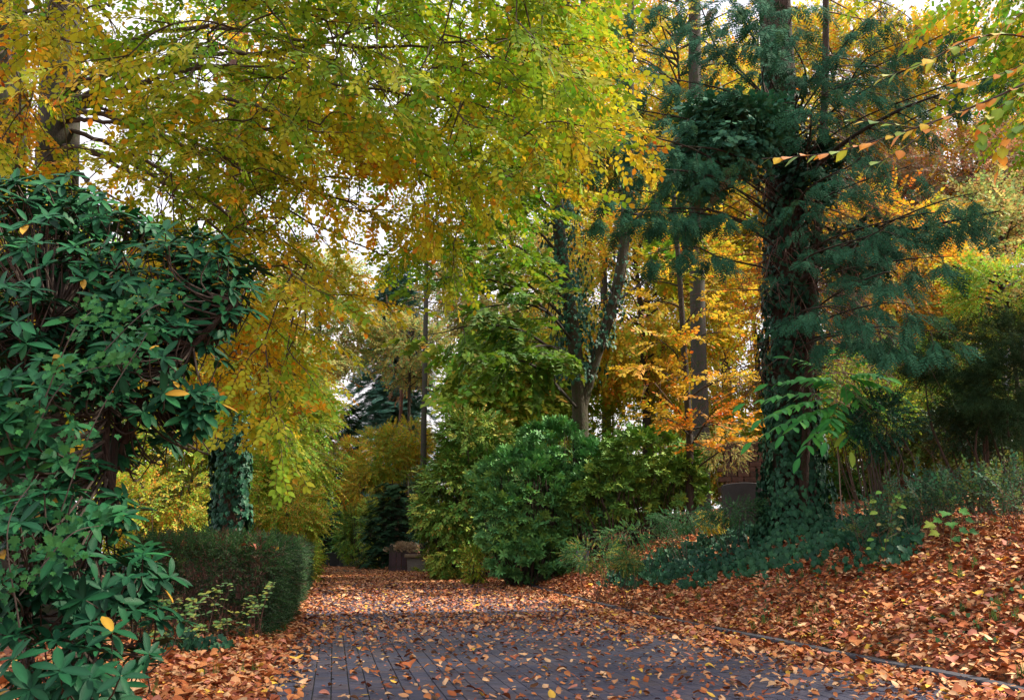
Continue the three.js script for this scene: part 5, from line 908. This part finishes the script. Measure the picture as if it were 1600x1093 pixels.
// ================================================================== stonework
seed(131);
function block(parent, name, w, h, d, x, y, z, mat, e = 0.012) {
  const s = new THREE.Shape([[-w / 2 + e, -d / 2 + e], [w / 2 - e, -d / 2 + e], [w / 2 - e, d / 2 - e], [-w / 2 + e, d / 2 - e]].map(([a, c]) => new THREE.Vector2(a, c))), g = new THREE.ExtrudeGeometry(s, { depth: h - 2 * e, bevelEnabled: true, bevelSize: e, bevelThickness: e, bevelSegments: 2 }); g.rotateX(-Math.PI / 2); g.translate(x, y + e, z);
  return part(name, g, mat, parent);
}
{
  // slatted wooden box with dried hydrangeas in it
  const d = 34.5, b = stand(630, d), px = 1385 / d / 1.025; const t = thing('slatted_box', 'purple-brown slatted wooden box beside the path, in front of the yew', 'planter box', b); t.rotation.y = 0.18;
  const wood = ['#6d5560', '#755c66', '#5f4b56'].map((c) => std(new THREE.Color(c), 0.9, { map: barkMap })), w = 0.95, h = 0.78;
  for (let k = 0; k < 5; k++) block(t, 'slat', 0.17, h + rr(-0.02, 0.01), 0.03, -w / 2 + 0.11 + k * 0.185, 0, 0.4, wood[k % 3], 0.004);
  for (let k = 0; k < 4; k++) for (const s of [-1, 1]) block(t, 'slat', 0.03, h, 0.17, s * w / 2, 0, 0.28 - k * 0.185, wood[k % 3], 0.004);
  block(t, 'post', 0.1, h + 0.16, 0.1, -w / 2 - 0.02, 0, 0.36, wood[2], 0.006); block(t, 'soil', w - 0.1, 0.5, 0.66, 0, 0.01, 0, M.soil, 0.01);
  const hp = b.clone().add(V(0, 0.55, 0)), hy = thing('hydrangea', 'dried tan hydrangea heads spilling over the slatted wooden box', 'plant', hp), S = { wood: new Wood(), fol: new Foliage([(() => { const q = new Buf(); for (let k = 0; k < 26; k++) { const u = V(gs(), gs(), gs()).normalize(); q.add(blade(0.05, 0.04, { seg: 1 }), frame(u.clone().multiplyScalar(0.06), jit(u, 0.6), u, rr(0.8, 1.2)), tint(0.3)); } return q.geo(); })()]) };
  for (let k = 0; k < 60; k++) { const q = b.clone().add(V(gs() * 0.5 + 0.02, rr(0.78, 1.02), 0.2 + gs() * 0.35)); S.fol.put(q, UP, V(0, 0, 1), rr(0.8, 1.3), pick([[C(0.5, 0.36, 0.24), 2], [C(0.42, 0.3, 0.18), 2], [C(0.55, 0.43, 0.32), 1]], q)); S.wood.tube([b.clone().add(V((q.x - b.x) * 0.6, 0.5, 0)), q], 0.006, 0.004, 3); } S.wood.build('stem', hy, M.twig); S.fol.build('flower_heads', hy, M.dry);
}
{
  const d = 33.2, b = stand(655, d), t = thing('stone_trough', 'pale stone trough with a thick rim, right of the slatted wooden box', 'planter', b);
  const s = new THREE.Shape([[-0.36, 0], [0.36, 0], [0.42, 0.5], [-0.42, 0.5]].map(([a, c]) => new THREE.Vector2(a, c))); const g = new THREE.ExtrudeGeometry(s, { depth: 0.5, bevelEnabled: true, bevelSize: 0.015, bevelThickness: 0.015, bevelSegments: 2 }); g.translate(0, 0, -0.25); part('body', g, M.stone, t); block(t, 'rim', 1.0, 0.12, 0.68, 0, 0.512, 0, std(C(0.45, 0.33, 0.22), 0.95, { map: stoneMap }), 0.02);
  const p = b.clone().add(V(0.02, 0, 0.55)); const pl = thing('fern', 'low yellow-green plant growing at the foot of the stone trough', 'plant', p), S = { wood: new Wood(), fol: new Foliage(G.bush) }; clumps(S, p.clone().add(V(0.35, 0.15, -0.1)), V(0.4, 0.2, 0.3), 14, 12, { pal: PAL.lime, size: 0.7, root: () => p.clone(), br: 0.005 }); S.wood.build('stem', pl, M.greenTwig); S.fol.build('foliage', pl, M.soft);
}
{
  const d = 44, b = stand(536, d), t = thing('tombstone', 'small upright grey tombstone at the far end of the path', 'tombstone', b); block(t, 'plinth', 0.5, 0.12, 0.3, 0, -0.02, 0, M.greyStone); block(t, 'slab', 0.32, 0.75, 0.14, 0, 0.102, 0, M.greyStone, 0.02);
  const b2 = stand(524, d + 0.4), t2 = thing('tombstone', 'dark mossy low tombstone left of the small upright grey one', 'tombstone', b2); block(t2, 'slab', 0.5, 0.7, 0.16, 0, -0.02, 0, M.darkStone, 0.03);
  const b3 = stand(566, 42.5), t3 = thing('grave_border', 'long low stone edging at the far bend of the path', 'stone edging', b3); block(t3, 'stone', 1.1, 0.28, 0.24, 0, -0.02, 0, M.stone, 0.02); block(t3, 'stone', 0.9, 0.22, 0.24, 1.05, -0.02, 0.05, M.stone, 0.02);
  const b4 = stand(512, 42), t4 = thing('post', 'short dark post beside the path behind the far hedge', 'post', b4); block(t4, 'shaft', 0.1, 0.62, 0.1, 0, -0.02, 0, M.darkStone, 0.01); block(t4, 'cap', 0.14, 0.05, 0.14, 0, 0.602, 0, M.darkStone, 0.01);
}
{
  const d = 20, c = at(1158, 780, d), b = ground(c.x, c.z), top = at(1158, 757, d).y - b.y, t = thing('gravestone', 'black polished gravestone with a gently curved top beside the cypress', 'gravestone', b);
  const s = new THREE.Shape(); s.moveTo(-0.42, -0.1); s.lineTo(0.42, -0.1); s.lineTo(0.42, top); s.quadraticCurveTo(0, top + 0.07, -0.42, top - 0.03); s.closePath(); const g = new THREE.ExtrudeGeometry(s, { depth: 0.16, bevelEnabled: true, bevelSize: 0.012, bevelThickness: 0.012, bevelSegments: 2 }); part('slab', g, M.darkStone, t);
  const w0 = at(1190, 740, 25), wb = ground(w0.x, w0.z), wt = at(1190, 690, 25).y - wb.y, wl = thing('brick_wall', 'low red sandstone wall seen between the yellow bush and the cypress', 'wall', wb); const H = Math.max(0.8, wt), rows = Math.round(H / 0.14);
  for (let r = 0; r < rows; r++) for (let k = 0; k < 7; k++) block(wl, 'stone', 0.33 + rr(-0.02, 0.01), 0.13, 0.25, -1.05 + k * 0.35 + (r % 2) * 0.17, r * 0.14 - 0.05, rr(-0.015, 0.015), [M.redStone, M.brickA ??= std(C(0.24, 0.12, 0.085), 0.95, { map: stoneMap }), M.brickB ??= std(C(0.15, 0.08, 0.06), 0.95, { map: stoneMap })][Math.floor(rnd() * 3)], 0.01);
  const gp = hit(912, 893), gsn = thing('boundary_stone', 'small rounded grey boundary stone hidden among plants by the kerb', 'stone', gp); block(gsn, 'slab', 0.32, 0.55, 0.16, 0, -0.03, -0.3, M.greyStone, 0.05);
}
renderer.render(scene, camera);
